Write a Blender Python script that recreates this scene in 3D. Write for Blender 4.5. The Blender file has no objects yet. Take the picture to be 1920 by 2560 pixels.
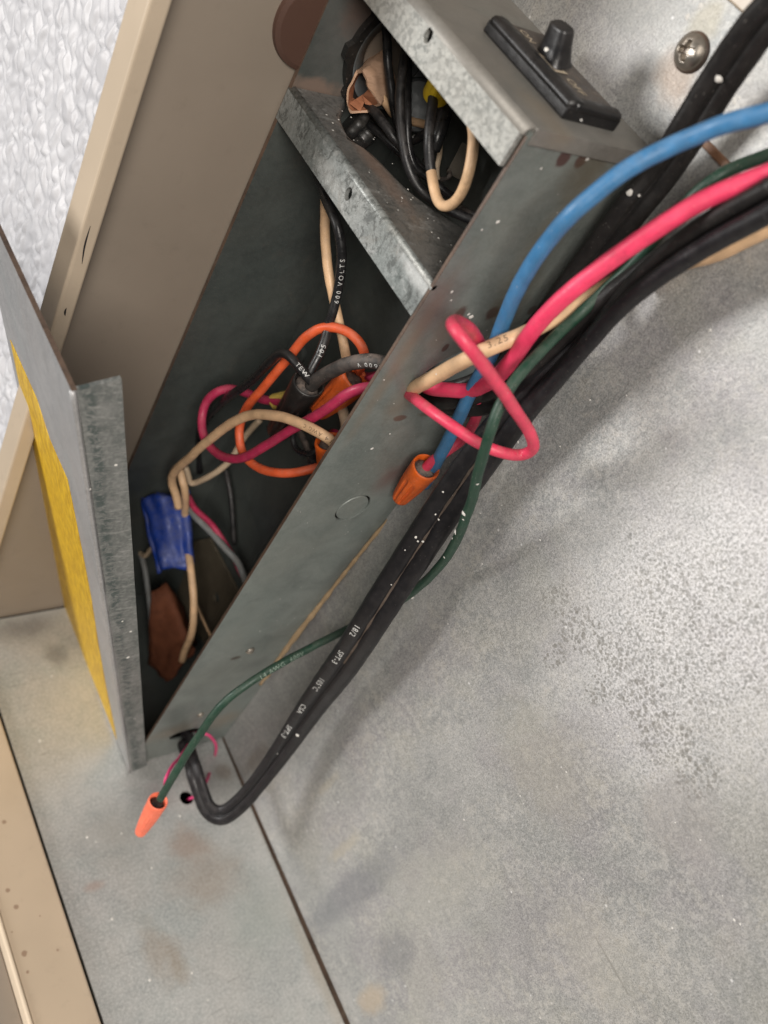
import bpy, bmesh, math, random
from mathutils import Vector, Matrix, noise
from mathutils.geometry import tessellate_polygon
random.seed(7)
scene = bpy.context.scene
COL = scene.collection
MM = 0.001

# ------------------------------------------------------------------ camera
CAM = Vector((124.2334, 80.3317, 227.3680))          # millimetres
RC = Matrix(((-0.7638252883575529, -0.10946366704854078, 0.6360728216657174),
             (0.4610810834867171, -0.7821595984888279, 0.4190830430147593),
             (0.4516360961174566, 0.6133873719665914, 0.6479049070625271)))
FPX = 2336.64
cam_data = bpy.data.cameras.new('camera')
cam = bpy.data.objects.new('camera', cam_data)
COL.objects.link(cam)
cam.matrix_world = Matrix.Translation(CAM * MM) @ RC.to_4x4()
cam_data.sensor_fit = 'HORIZONTAL'
cam_data.sensor_width = 36
cam_data.lens = FPX / 1920 * 36
cam_data.clip_start = 0.005
cam_data.clip_end = 20
cam_data.dof.use_dof = True
cam_data.dof.focus_distance = 0.166
cam_data.dof.aperture_fstop = 26
scene.camera = cam

# ------------------------------------------------------------------ world + lamps
world = bpy.data.worlds.new('World')
scene.world = world
world.use_nodes = True
bg = world.node_tree.nodes['Background']
bg.inputs['Color'].default_value = (1.0, 0.955, 0.90, 1)
bg.inputs['Strength'].default_value = 0.085

def lamp(name, loc, target, size, power, color):
    d = bpy.data.lights.new(name, 'AREA')
    d.shape = 'DISK'
    d.size = size
    d.energy = power
    d.color = color
    o = bpy.data.objects.new(name, d)
    COL.objects.link(o)
    o.location = Vector(loc) * MM
    o.rotation_euler = (Vector(target) - Vector(loc)).to_track_quat('-Z', 'Y').to_euler()
    return o
lamp('key_lamp', (560, -290, 150), (10, 30, 90), 0.20, 3.3, (1.0, 0.98, 0.955))
lamp('fill_light', (340, 360, 480), (20, 60, 30), 0.30, 4.3, (1.0, 0.94, 0.87))  # added soft fill to brighten the shaded faces, not a real lamp
scene.view_settings.view_transform = 'Standard'
scene.view_settings.look = 'None'
scene.view_settings.gamma = 1.0
scene.view_settings.exposure = 0.0

# ------------------------------------------------------------------ pixel -> place
def P(px, py, x=None, y=None, z=None):
    """point (mm) seen at a photo pixel that lies on the plane x=.. / y=.. / z=.."""
    d = RC @ Vector(((px - 960) / FPX, -(py - 1280) / FPX, -1))
    if x is not None: t = (x - CAM.x) / d.x
    elif y is not None: t = (y - CAM.y) / d.y
    else: t = (z - CAM.z) / d.z
    return CAM + d * t

def PX(v):
    c = RC.transposed() @ (Vector(v) - CAM)
    return 960 + FPX * c.x / -c.z, 1280 - FPX * c.y / -c.z

# ------------------------------------------------------------------ materials
class NT:
    def __init__(s, name):
        s.m = bpy.data.materials.new(name)
        s.m.use_nodes = True
        s.t = s.m.node_tree
        s.b = s.t.nodes['Principled BSDF']
        s.co = s.t.nodes.new('ShaderNodeTexCoord').outputs['Object']
    def new(s, typ, **kw):
        n = s.t.nodes.new(typ)
        for k, v in kw.items(): setattr(n, k, v)
        return n
    def put(s, sock, v):
        if hasattr(v, 'is_output') or isinstance(v, bpy.types.NodeSocket): s.t.links.new(v, sock)
        else:
            if sock.type == 'RGBA' and len(v) == 3: v = (*v, 1)
            sock.default_value = v
    def map(s, scale=(1, 1, 1), rot=(0, 0, 0), co=None):
        n = s.new('ShaderNodeMapping')
        n.inputs['Scale'].default_value = scale
        n.inputs['Rotation'].default_value = rot
        s.t.links.new(co or s.co, n.inputs['Vector'])
        return n.outputs[0]
    def noise(s, scale, detail=2, rough=.5, dist=0, co=None):
        n = s.new('ShaderNodeTexNoise')
        n.inputs['Scale'].default_value = scale
        n.inputs['Detail'].default_value = detail
        n.inputs['Roughness'].default_value = rough
        n.inputs['Distortion'].default_value = dist
        s.t.links.new(co or s.co, n.inputs['Vector'])
        return n.outputs['Fac']
    def voro(s, scale, feature='F1', out='Distance', co=None, rnd=1):
        n = s.new('ShaderNodeTexVoronoi', feature=feature)
        n.inputs['Scale'].default_value = scale
        n.inputs['Randomness'].default_value = rnd
        s.t.links.new(co or s.co, n.inputs['Vector'])
        return n.outputs[out]
    def ramp(s, v, a, b, lo=0., hi=1., smooth=True):
        n = s.new('ShaderNodeMapRange')
        n.interpolation_type = 'SMOOTHSTEP' if smooth else 'LINEAR'
        s.put(n.inputs[0], v)
        for i, q in zip((1, 2, 3, 4), (a, b, lo, hi)): s.put(n.inputs[i], q)
        return n.outputs[0]
    def math(s, op, a, b=0.):
        n = s.new('ShaderNodeMath', operation=op)
        s.put(n.inputs[0], a); s.put(n.inputs[1], b)
        return n.outputs[0]
    def mix(s, f, a, b, mode='MIX'):
        n = s.new('ShaderNodeMix', data_type='RGBA', blend_type=mode)
        s.put(n.inputs[0], f); s.put(n.inputs[6], a); s.put(n.inputs[7], b)
        return n.outputs[2]
    def blob(s, c, r, soft=.5, wob=.5, ns=300):
        """mask 0..1 of a patch centred at c (mm), radii r (mm), its edge broken by noise"""
        if not isinstance(r, (tuple, list)): r = (r, r, r)
        n = s.new('ShaderNodeMapping', vector_type='TEXTURE')
        n.inputs['Location'].default_value = [q * MM for q in c]
        n.inputs['Scale'].default_value = [q * MM for q in r]
        s.t.links.new(s.co, n.inputs['Vector'])
        l = s.new('ShaderNodeVectorMath', operation='LENGTH')
        s.t.links.new(n.outputs[0], l.inputs[0])
        w = s.math('MULTIPLY_ADD', s.noise(ns, 3, .6), wob * 2)
        w.node.inputs[2].default_value = -wob
        d = s.math('ADD', l.outputs['Value'], w)
        return s.ramp(d, 1 - soft, 1 + soft * .3, 1, 0)
    def bump(s, h, strength=.3, dist=.0005, prev=None):
        n = s.new('ShaderNodeBump')
        n.inputs['Strength'].default_value = strength
        n.inputs['Distance'].default_value = dist
        s.put(n.inputs['Height'], h)
        if prev is not None: s.t.links.new(prev, n.inputs['Normal'])
        return n.outputs[0]
    def out(s, color, rough=.5, metal=0., normal=None, spec=.5, coat=0):
        s.put(s.b.inputs['Base Color'], color)
        s.put(s.b.inputs['Roughness'], rough)
        s.put(s.b.inputs['Metallic'], metal)
        s.b.inputs['Specular IOR Level'].default_value = spec
        if coat: s.b.inputs['Coat Weight'].default_value = coat
        if normal is not None: s.t.links.new(normal, s.b.inputs['Normal'])
        return s.m

def galv(name, dark, light, stains_and_shade=(), speck=.5, metal=.35, rough=.45, grain=.5, spangle=0., scratch=0.3, grime=0.25, flecks=0):
    n = NT(name)
    big = n.noise(38, 4, .55, .3)
    med = n.noise(170, 5, .65, .6)
    fine = n.noise(1500, 3, .65)
    tiny = n.noise(4200, 2, .6)
    f = n.ramp(n.math('ADD', n.math('MULTIPLY', big, .9), n.math('MULTIPLY', med, 1.1)), .72, 1.28)
    col = n.mix(f, dark, light)
    # cool / warm drift of the zinc
    hue = n.ramp(n.noise(60, 3, .5, .2), .38, .66)
    col = n.mix(n.math('MULTIPLY', hue, .35), col, (light[0] * 1.05, light[1] * .98, light[2] * .93))
    hue2 = n.ramp(n.noise(47, 3, .5, .5, co=n.map((1, 1.7, .8))), .5, .68)
    col = n.mix(n.math('MULTIPLY', hue2, .30), col, (dark[0] * .95, dark[1] * 1.08, dark[2] * 1.08))
    col = n.mix(n.math('MULTIPLY', n.ramp(fine, .35, .7), grain), col, [min(1, c * 1.45) for c in light])
    col = n.mix(n.math('MULTIPLY', n.ramp(tiny, .35, .6, 1, 0), grain * .7), col, [c * .62 for c in dark])
    if spangle:
        sp = n.voro(1300, out='Color', co=n.map((1, 1, 1.3)))
        sepn = n.new('ShaderNodeSeparateColor'); n.t.links.new(sp, sepn.inputs[0])
        s1 = n.ramp(n.math('ADD', sepn.outputs[0], n.math('MULTIPLY', n.noise(900, 4, .7), 1.2)), .8, 1.5)
        col = n.mix(n.math('MULTIPLY', s1, spangle), col, (.50, .50, .47))
        bl = n.ramp(n.noise(1250, 4, .75, .4), .47, .60)
        col = n.mix(n.math('MULTIPLY', bl, spangle * .8), col, (.52, .51, .47))
    if flecks:
        fk = n.ramp(n.noise(430, 5, .8, 1.4, co=n.map((1, 1.0, .7), (.6, .2, .3))), .50, .57)
        col = n.mix(n.math('MULTIPLY', fk, flecks), col, (.06, .065, .062))
        f3 = n.ramp(n.noise(300, 4, .7, .8, co=n.map((1, 1, 1), (.1, .9, .3))), .56, .66)
        col = n.mix(n.math('MULTIPLY', f3, flecks * .6), col, (.45, .46, .45))
    if grime:
        g = n.ramp(n.noise(95, 6, .7, 1.0), .55, .75)
        col = n.mix(n.math('MULTIPLY', g, grime), col, (.20, .165, .13))
    if scratch:
        sc = n.ramp(n.noise(300, 2, .5, co=n.map((1, 1, 1), (.5, .2, .9))), .47, .5)
        st = n.noise(60, 1, .5, co=n.map((2, 40, 3), (.7, .1, .3)))
        s2 = n.math('MULTIPLY', n.ramp(st, .66, .72), n.ramp(n.noise(120, 2), .5, .62))
        col = n.mix(n.math('MULTIPLY', s2, scratch), col, (.10, .10, .10))
    for (c, r, colr, amt, soft, wob, ns) in stains_and_shade:
        col = n.mix(n.math('MULTIPLY', n.blob(c, r, soft, wob, ns), amt), col, colr)
    rr = n.math('MULTIPLY_ADD', fine, .30); rr.node.inputs[2].default_value = rough - .12
    h = n.math('ADD', n.math('MULTIPLY', fine, .6), n.math('MULTIPLY', tiny, .5))
    b1 = n.bump(n.noise(28, 2, .4), .35, .0012)
    return n.out(col, rr, metal, n.bump(h, speck, .00012, b1))

def paint(name, col, rough=.35, var=.08, specks=0, scratch=()):
    n = NT(name)
    f = n.noise(45, 3, .5)
    c = n.mix(n.math('MULTIPLY', n.ramp(f, .3, .7), 1), [q * (1 - var) for q in col], [q * (1 + var * .6) for q in col])
    c = n.mix(n.math('MULTIPLY', n.ramp(n.noise(260, 5, .7), .55, .75), .18), c, [q * .55 for q in col])
    if specks:
        v = n.voro(85)
        s = n.ramp(n.math('ADD', v, n.math('MULTIPLY', n.noise(600, 3), .12)), .11, .15, 1, 0)
        s = n.math('MULTIPLY', s, n.ramp(n.noise(60, 1), .45, .5))
        c = n.mix(n.math('MULTIPLY', s, specks), c, (.13, .055, .025))
    for (cc, r, colr, amt, soft, wob, ns) in scratch:
        c = n.mix(n.math('MULTIPLY', n.blob(cc, r, soft, wob, ns), amt), c, colr)
    h = n.noise(700, 3, .6)
    return n.out(c, rough, 0, n.bump(h, .15, .0001), .5)

def pvc(name, col, dust=.25, dustcol=(.34, .29, .25), rough=.38, metal=0, spec=.5):
    n = NT(name)
    f = n.ramp(n.noise(330, 4, .6, .3), .35, .7)
    c = n.mix(f, [q * .86 for q in col], [min(1, q * 1.08) for q in col])
    geo = n.new('ShaderNodeNewGeometry')
    sep = n.new('ShaderNodeSeparateXYZ'); n.t.links.new(geo.outputs['Normal'], sep.inputs[0])
    up = n.ramp(sep.outputs['Z'], -.1, 1)      # dust settles on what faces up
    d = n.math('MULTIPLY', n.ramp(n.noise(520, 5, .7), .36, .66), n.math('ADD', n.math('MULTIPLY', up, .7), .3))
    c = n.mix(n.math('MULTIPLY', d, dust), c, dustcol)
    fl = n.ramp(n.noise(3200, 2, .5), .70, .76)
    c = n.mix(n.math('MULTIPLY', fl, min(.8, dust * 1.6)), c, (.55, .50, .45))
    dk = n.ramp(n.noise(900, 4, .7), .60, .72)
    c = n.mix(n.math('MULTIPLY', dk, .30), c, [q * .4 for q in col])
    gp = n.math('MULTIPLY', n.ramp(n.noise(70, 4, .7, .5), .50, .66), n.ramp(n.noise(1100, 3, .6), .35, .6))
    c = n.mix(n.math('MULTIPLY', gp, .34), c, [q * .38 + .02 for q in col])
    r = n.math('ADD', n.math('MULTIPLY', d, .35), rough)
    return n.out(c, r, metal, n.bump(n.math('ADD', n.noise(900, 4, .7), n.math('MULTIPLY', n.noise(110, 2), .8)), .22, .00022), spec)

RUST = (.10, .045, .03); BROWN = (.23, .15, .10); TANST = (.42, .35, .28)
BLOT = (.085, .035, .032)
def onM(px, py, r, col, amt, soft=.6, wob=.5, ns=250): return (P(px, py, x=0), r, col, amt, soft, wob, ns)
def onF(px, py, r, col, amt, soft=.6, wob=.4, ns=300): return (P(px, py, y=0), r, col, amt, soft, wob, ns)
def onS(px, py, r, col, amt, soft=.6, wob=.5, ns=200): return (P(px, py, z=0), r, col, amt, soft, wob, ns)

def back_wall_material():
    dark, light = (.30, .31, .305), (.44, .44, .43)
    n = NT('galvanised back wall')
    big = n.noise(34, 4, .55, .3)
    med = n.noise(150, 5, .65, .6)
    fine = n.noise(1500, 3, .7, co=n.map((1, 1, 1)))
    tiny = n.noise(3400, 2, .6)
    f = n.ramp(n.math('ADD', n.math('MULTIPLY', big, .9), n.math('MULTIPLY', med, 1.1)), .72, 1.28)
    col = n.mix(f, dark, light)
    hue = n.ramp(n.noise(55, 3, .5, .2), .45, .62)
    col = n.mix(n.math('MULTIPLY', hue, .35), col, (.34, .31, .34))
    hue2 = n.ramp(n.noise(43, 4, .6, .5), .50, .66)
    col = n.mix(n.math('MULTIPLY', hue2, .45), col, (.43, .42, .37))
    # cloudy warm oxide islands, more of them low down
    isl = n.ramp(n.noise(210, 6, .75, .4), .52, .60)
    isl2 = n.math('MULTIPLY', isl, n.ramp(n.noise(50, 2), .42, .6))
    col = n.mix(n.math('MULTIPLY', isl2, .40), col, (.56, .53, .47))
    col = n.mix(n.math('MULTIPLY', n.ramp(fine, .38, .72), .5), col, (.62, .61, .60))
    col = n.mix(n.math('MULTIPLY', n.ramp(tiny, .36, .58, 1, 0), .48), col, (.13, .13, .13))
    mo = n.ramp(n.noise(640, 5, .75, .3), .50, .57)
    mo = n.math('MULTIPLY', mo, n.ramp(n.noise(48, 3, .6), .35, .6, .25, 1))
    col = n.mix(n.math('MULTIPLY', mo, .38), col, (.60, .585, .55))
    md = n.ramp(n.noise(820, 4, .75, .2), .56, .63)
    col = n.mix(n.math('MULTIPLY', md, .35), col, (.22, .22, .215))
    # white crystalline bloom, strongest in the upper right, with dark pits
    bloom = n.blob(P(1780, 1560, x=0), (30, 25, 38), .75, .35, 60)
    wn = n.ramp(n.noise(2100, 4, .75), .36, .62)
    col = n.mix(n.math('MULTIPLY', n.math('MULTIPLY', bloom, wn), .9), col, (.86, .85, .86))
    pit = None
    for (px, py, rr_) in [(1385, 1500, 4), (1450, 1570, 5.5), (1530, 1640, 5), (1600, 1740, 5.5), (1680, 1850, 6), (1740, 1940, 5), (1500, 1720, 3.5), (1390, 1640, 3)]:
        b_ = n.blob(P(px, py, x=0), (9, rr_, rr_ * 1.3), .8, .7, 160)
        pit = b_ if pit is None else n.math('MAXIMUM', pit, b_)
    wide = n.math('MULTIPLY', n.blob(P(1700, 1580, x=0), (30, 28, 32), .8, .4, 80), .58)
    pit = n.math('MAXIMUM', pit, wide)
    warp = n.new('ShaderNodeVectorMath', operation='ADD')
    nz = n.new('ShaderNodeTexNoise'); nz.inputs['Scale'].default_value = 1400; nz.inputs['Detail'].default_value = 3
    n.t.links.new(n.co, nz.inputs['Vector'])
    sc_ = n.new('ShaderNodeVectorMath', operation='SCALE'); sc_.inputs['Scale'].default_value = .0007
    n.t.links.new(nz.outputs['Color'], sc_.inputs[0]); n.t.links.new(sc_.outputs[0], warp.inputs[0]); n.t.links.new(n.co, warp.inputs[1])
    pits = n.ramp(n.voro(1350, co=warp.outputs[0]), .34, .44, 1, 0)
    pits2 = n.ramp(n.voro(760, co=warp.outputs[0]), .28, .36, 1, 0)
    dens = n.ramp(n.math('ADD', pit, n.math('MULTIPLY', n.noise(300, 5, .75), 1.3)), .98, 1.35)
    dens2 = n.ramp(n.math('ADD', pit, n.math('MULTIPLY', n.noise(310, 3), .8)), .85, 1.1)
    col = n.mix(n.math('MULTIPLY', n.math('MULTIPLY', pits, dens), .62), col, (.23, .225, .21))
    col = n.mix(n.math('MULTIPLY', n.math('MULTIPLY', pits2, dens2), .58), col, (.22, .21, .19))
    # isolated white flecks
    v2 = n.voro(260, co=n.map((1, 1, 1), (.3, .2, .1)))
    fl = n.math('MULTIPLY', n.ramp(v2, .05, .085, 1, 0), n.ramp(n.noise(90, 2), .5, .56))
    col = n.mix(n.math('MULTIPLY', fl, .7), col, (.85, .85, .85))
    st = [onM(1130, 1320, (20, 2.5, 22), (.17, .165, .16), .25), onM(880, 2230, (5, 5, 30), (.17, .18, .20), .5),  # first patch: shadow of the cable bundle, painted on the wall
          onM(985, 2380, (5, 6, 10), (.17, .175, .2), .45), onM(1500, 2400, (12, 12, 10), (.48, .46, .40), .3),
          onM(1100, 2200, (12, 9, 22), (.42, .41, .36), .3), onM(930, 2500, (5, 3.5, 8), (.50, .40, .29), .6),
          onM(860, 2120, (4, 1.6, 9), (.46, .42, .34), .55, .6, .6, 500), onM(820, 1960, (4, 1.2, 7), (.46, .42, .34), .45, .6, .6, 500),
          onM(1690, 190, (4, 4.6, 4.6), (.30, .20, .13), .5), onM(1760, 60, (4, 3, 4), (.34, .30, .20), .4),
          onM(1600, 60, (4, 9, 9), (.36, .36, .35), .4), onM(1340, 640, (6, 4, 9), (.10, .09, .07), .5),
          onM(1500, 740, (4, 3, 9), (.16, .12, .08), .55), onM(1880, 230, (3, 6, 9), (.16, .15, .13), .35),  # last patch: painted shadow of the cord at the upper right
          onM(640, 1900, (2, 2.5, 10), (.22, .19, .15), .45),
          onM(1730, 2030, (2, 2.2, .2), (.2, .19, .18), .4, .4, .6, 900), onM(1530, 2415, (2, 6, .3), (.2, .19, .17), .4, .4, .5, 700),
          onM(1350, 1900, (8, 14, 12), (.38, .36, .30), .35), onM(1700, 2050, (8, 9, 9), (.38, .35, .34), .35)]
    for (c, r, colr, amt, soft, wob, ns) in st:
        col = n.mix(n.math('MULTIPLY', n.blob(c, r, soft, wob, ns), amt), col, colr)
    # grey drip streaks
    sn = n.noise(70, 3, .6, co=n.map((1, 9, 1.2), (.55, 0, 0)))
    col = n.mix(n.math('MULTIPLY', n.ramp(sn, .60, .72), .22), col, (.17, .17, .18))
    rr = n.math('MULTIPLY_ADD', fine, .30); rr.node.inputs[2].default_value = .34
    h = n.math('ADD', n.math('MULTIPLY', fine, .7), n.math('MULTIPLY', tiny, .5))
    b1 = n.bump(n.noise(22, 2, .4), .35, .0015)
    return n.out(col, rr, .40, n.bump(h, .55, .00014, b1))

M = {}
M['back'] = back_wall_material()
M['floor'] = galv('galvanised floor', (.33, .345, .34), (.48, .48, .465), [
    onS(520, 2190, (11, 9, 4), (.32, .25, .19), .42, .8, .6, 150), onS(470, 2110, (6, 6, 4), (.33, .22, .16), .5, .8, .6, 200),
    onS(390, 2380, (3.5, 9, 4), (.32, .25, .18), .36, .8, .6, 200), onS(440, 2400, (3, 6, 4), (.29, .21, .13), .4, .8, .6, 200),
    onS(700, 2150, (2.5, 16, 4), (.34, .27, .20), .5, .8, .4, 200), onS(60, 1570, (9, 4, 4), (.17, .16, .15), .55, .8, .5, 200),
    onS(140, 1640, (4, 4, 4), (.13, .13, .12), .5, .8, .7, 400), onS(395, 1995, (5, 5, 3), (.30, .22, .22), .35, .8, .5, 200),
    onS(560, 1930, (3, 3, 3), (.20, .15, .11), .5, .8, .5, 200), onS(790, 2420, (2.5, 20, 4), (.40, .34, .26), .45, .8, .4, 200),
    onS(235, 2215, (3, 1.5, 3), (.40, .31, .27), .6, .8, .6, 400), onS(300, 2080, (10, 8, 3), (.31, .30, .27), .4, .9, .6, 100),
    onS(650, 2300, (12, 12, 3), (.34, .38, .35), .4, .9, .6, 100)], rough=.42, grime=.12, grain=.5)
M['box_side'] = galv('galvanised box side', (.15, .172, .162), (.235, .26, .245), [
    onF(1410, 395, (1.3, 3, 1.6), BLOT, .85, .3, .3, 500), onF(1452, 403, (1.2, 3, 1.3), BLOT, .85, .3, .3, 500),
    onF(1150, 785, (1.2, 3, 1.6), BLOT, .8, .4, .4, 500), onF(1232, 782, (1.4, 3, 1.7), BLOT, .8, .4, .4, 500),
    onF(1113, 870, (.7, 3, 1.0), BLOT, .8, .3, .3, 500), onF(1330, 775, (1.0, 3, 1.2), BLOT, .6, .4, .3, 500),
    onF(1000, 1045, (1.6, 3, .9), (.12, .06, .045), .8, .3, .3, 500), onF(1075, 1035, (3.2, 3, .8), (.13, .10, .07), .7, .5, .3, 500),
    onF(1000, 900, (1.7, 3, 22), (.27, .185, .12), .38, .9, .3, 300), onF(1080, 770, (5, 3, 9), (.20, .135, .125), .45, .9, .5, 200),
    onF(1010, 1000, (3.5, 3, 6), (.25, .19, .14), .5, .9, .5, 300), onF(1010, 1180, (5, 3, 7), (.13, .065, .06), .55, .9, .4, 200),  # last patch: reddish shadow of the orange nut, put into the colour
    onF(960, 1200, (3, 3, 5), (.16, .085, .075), .35, .9, .4, 200), onF(590, 1645, (1.6, 3, .8), (.07, .05, .035), .8, .3, .5, 600),  # first patch: outer part of the painted nut shadow
    onF(640, 1660, (6, 3, 3), (.14, .15, .145), .4, .9, .4, 200), onF(430, 1830, (8, 3, 5), (.25, .20, .15), .55, .9, .5, 200),
    onF(560, 1800, (6, 3, 5), (.26, .19, .13), .45, .9, .5, 200), onF(1480, 420, (5, 3, 9), (.17, .13, .08), .5, .9, .5, 200),
    onF(1350, 620, (4, 3, 12), (.15, .12, .075), .55, .9, .5, 200), onF(1290, 740, (4, 3, 8), (.13, .11, .07), .55, .9, .5, 200),
    onF(860, 1420, (3, 3, 14), (.14, .15, .15), .4, .9, .3, 200), onF(1110, 830, (3, 3, 6), (.22, .16, .12), .5, .9, .5, 200)],
    rough=.40, metal=.30, grain=.22, speck=.35, grime=.12, scratch=.2)
M['box_in'] = galv('shade-darkened box inside', (.056, .063, .060), (.082, .093, .087), [  # same galvanised metal; the shade inside the box is put into the colour
    (Vector((15, -50, 175)), (14, 4, 14), (.17, .16, .15), .7, .9, .5, 150),  # lighter patch: light on the upper far wall, painted in
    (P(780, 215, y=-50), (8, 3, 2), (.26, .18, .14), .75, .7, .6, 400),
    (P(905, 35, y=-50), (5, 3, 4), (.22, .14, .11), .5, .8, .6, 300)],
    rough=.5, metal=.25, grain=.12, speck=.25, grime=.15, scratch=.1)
M['cap'] = galv('galvanised cap top', (.19, .185, .17), (.25, .24, .22), [
    (P(1400, 330, z=188.5), (3.5, 14, 3), (.30, .25, .19), .5, .9, .4, 200)], rough=.5, grain=.15, speck=.3, grime=.25)
M['lip'] = galv('spangled galvanised lip', (.17, .18, .17), (.25, .25, .235), rough=.55, spangle=.40, grain=.25, grime=.15, scratch=0)
M['tray'] = galv('dirty galvanised tray', (.13, .145, .14), (.27, .285, .28), [
    (Vector((24, -20, 161.5)), (2.2, 30, 2.2), (.17, .125, .10), .35, .9, .5, 200),
    (P(830, 450, x=27.5), (3, 7, 2), (.50, .50, .48), .35, .8, .8, 500),
    (P(1040, 690, x=27.5), (4, 6, 1.5), (.62, .63, .62), .6, .8, .6, 500)],
    rough=.42, grain=.3, grime=.4, scratch=.9, flecks=.7)
M['tray_top'] = galv('grimy tray top', (.11, .11, .105), (.20, .195, .185), [
    (Vector((21, -30, 161.5)), (2.6, 14, 3), (.30, .20, .15), .6, .9, .5, 200)], rough=.5, grain=.25, grime=.5, scratch=.3, flecks=.5)
M['cover'] = galv('cover steel', (.30, .30, .305), (.40, .395, .395), rough=.42, grain=.35, grime=.15, scratch=0)
M['rusty_edge'] = galv('brown sheet edge', (.12, .06, .035), (.22, .12, .07), metal=.1, grain=.2, grime=.4)
M['rim'] = galv('dark brown rim', (.05, .035, .028), (.13, .085, .06), metal=.1, grain=.2, grime=.4)
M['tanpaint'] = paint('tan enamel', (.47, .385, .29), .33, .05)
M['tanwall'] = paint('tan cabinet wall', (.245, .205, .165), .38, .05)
M['tansill'] = paint('tan sill with rust specks', (.47, .375, .275), .35, .06, scratch=[(P(px, py, z=1.5), rr, (.16, .08, .045), .6, .3, .5, 900) for px, py, rr in [(11, 2055, .55), (20, 2226, .5), (40, 2267, .6), (61, 2384, .65), (144, 2375, .3), (69, 2430, .4), (30, 2330, .2), (100, 2290, .2)]])
M['tanlight'] = paint('worn sill bead', (.66, .55, .42), .4, .05)
M['browndisc'] = paint('brown plug', (.085, .045, .033), .45)
M['black'] = pvc('black insulation', (.013, .013, .014), .22, (.17, .15, .14))
M['blackshiny'] = pvc('shiny black insulation', (.012, .012, .013), .12, (.12, .11, .10), .26)
M['dustyblack'] = pvc('dust coated black insulation', (.04, .037, .035), 1.1, (.16, .125, .105), .55)
M['spt'] = pvc('black cord jacket', (.012, .0115, .013), .10, (.13, .105, .095), .34, spec=.32)
M['spt_dusty'] = pvc('dusty black cord jacket', (.014, .013, .013), .16, (.12, .10, .085), .38, spec=.3)
M['blue'] = pvc('blue insulation', (.042, .17, .35), .28, (.20, .24, .28), .42)
M['red'] = pvc('pink red insulation', (.72, .042, .115), .20, (.42, .14, .14), .42)
M['redthin'] = pvc('pink red insulation thin', (.66, .042, .10), .42, (.38, .13, .12), .42)
M['magenta'] = pvc('magenta red insulation', (.40, .022, .075), .32, (.36, .10, .12), .42)
M['orange_ins'] = pvc('orange insulation', (.68, .10, .028), .38, (.48, .20, .13), .42)
M['tan_ins'] = pvc('tan insulation', (.66, .43, .25), .30, (.36, .27, .19), .42)
M['tan_dim'] = pvc('old tan insulation', (.50, .38, .26), .5, (.28, .22, .16), .5)
M['green'] = pvc('green insulation', (.010, .042, .025), .24, (.11, .12, .09), .42)
M['grey_ins'] = pvc('grey insulation', (.19, .20, .20), .5, (.16, .14, .12), .5)
M['pinkthin'] = pvc('pink thin insulation', (.70, .05, .19), .1, (.5, .2, .25), .4)
M['nut_orange'] = pvc('orange plastic', (.70, .115, .008), .60, (.24, .07, .03), .40)
M['nut_coral'] = pvc('coral plastic', (.95, .20, .11), .05, (.6, .2, .1), .40)
M['nut_red'] = pvc('red orange plastic', (.78, .135, .025), .25, (.45, .14, .06), .40)
M['nut_yellow'] = pvc('yellow plastic', (.80, .55, .02), .1, (.5, .4, .1), .40)
M['nut_yellowdim'] = pvc('dim yellow plastic', (.55, .40, .08), .3, (.4, .3, .1), .40)
M['blacknut'] = pvc('black plastic', (.012, .012, .012), .3, (.10, .085, .07), .32)
M['plastic'] = pvc('switch plastic', (.009, .009, .010), .12, (.12, .10, .09), .30)
M['faceplate'] = pvc('dusty face plate', (.06, .052, .047), .6, (.15, .125, .105), .45)
M['ink_white'] = pvc('white ink', (.62, .62, .60), .3, (.4, .4, .4), .6)
M['ink_dim'] = pvc('worn pale ink', (.22, .30, .24), .3, (.2, .2, .2), .6)
M['ink_dark'] = pvc('worn dark ink', (.16, .10, .06), .1, (.2, .15, .1), .6)
M['ink_cream'] = pvc('cream ink', (.55, .46, .34), .2, (.3, .25, .2), .6)
M['dirt'] = pvc('brown groove dirt', (.075, .055, .042), .6, (.20, .16, .13), .8)
M['sealant'] = pvc('tan sealant', (.36, .25, .14), .3, (.25, .2, .14), .6)
M['chrome'] = pvc('worn screw metal', (.42, .38, .33), .35, (.20, .15, .11), .30, metal=.85)
M['hole'] = pvc('black void', (.006, .006, .006), 0, (.01, .01, .01), .9, spec=.1)
M['conduit'] = pvc('grey conduit throat', (.14, .155, .16), .2, (.14, .14, .14), .42)
M['tape'] = pvc('blue tape', (.005, .035, .25), .55, (.09, .095, .14), .42)
M['plate'] = pvc('olive brown plate', (.075, .062, .042), .3, (.14, .11, .08), .55)
M['gasket'] = pvc('black gasket', (.010, .010, .012), .2, (.06, .055, .05), .6)
M['speck'] = pvc('dried white paint', (.66, .64, .60), .2, (.45, .44, .42), .5)

def paper_material(name, a, b):
    n = NT(name)
    c = n.mix(n.ramp(n.noise(260, 4, .6), .3, .7), a, b)
    fb = n.noise(500, 3, .6, co=n.map((1, 1, 9)))
    c = n.mix(n.math('MULTIPLY', n.ramp(fb, .5, .68), .3), c, [q * .5 for q in a])
    return n.out(c, .75, 0, n.bump(fb, .4, .0002), .2)
M['fibre'] = paper_material('tan fibre paper', (.50, .31, .20), (.64, .42, .29))
M['fibre_in'] = paper_material('torn brown fibre', (.26, .095, .045), (.46, .20, .11))
M['fibre_dark'] = paper_material('orange brown fibre', (.105, .036, .018), (.16, .055, .027))

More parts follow.
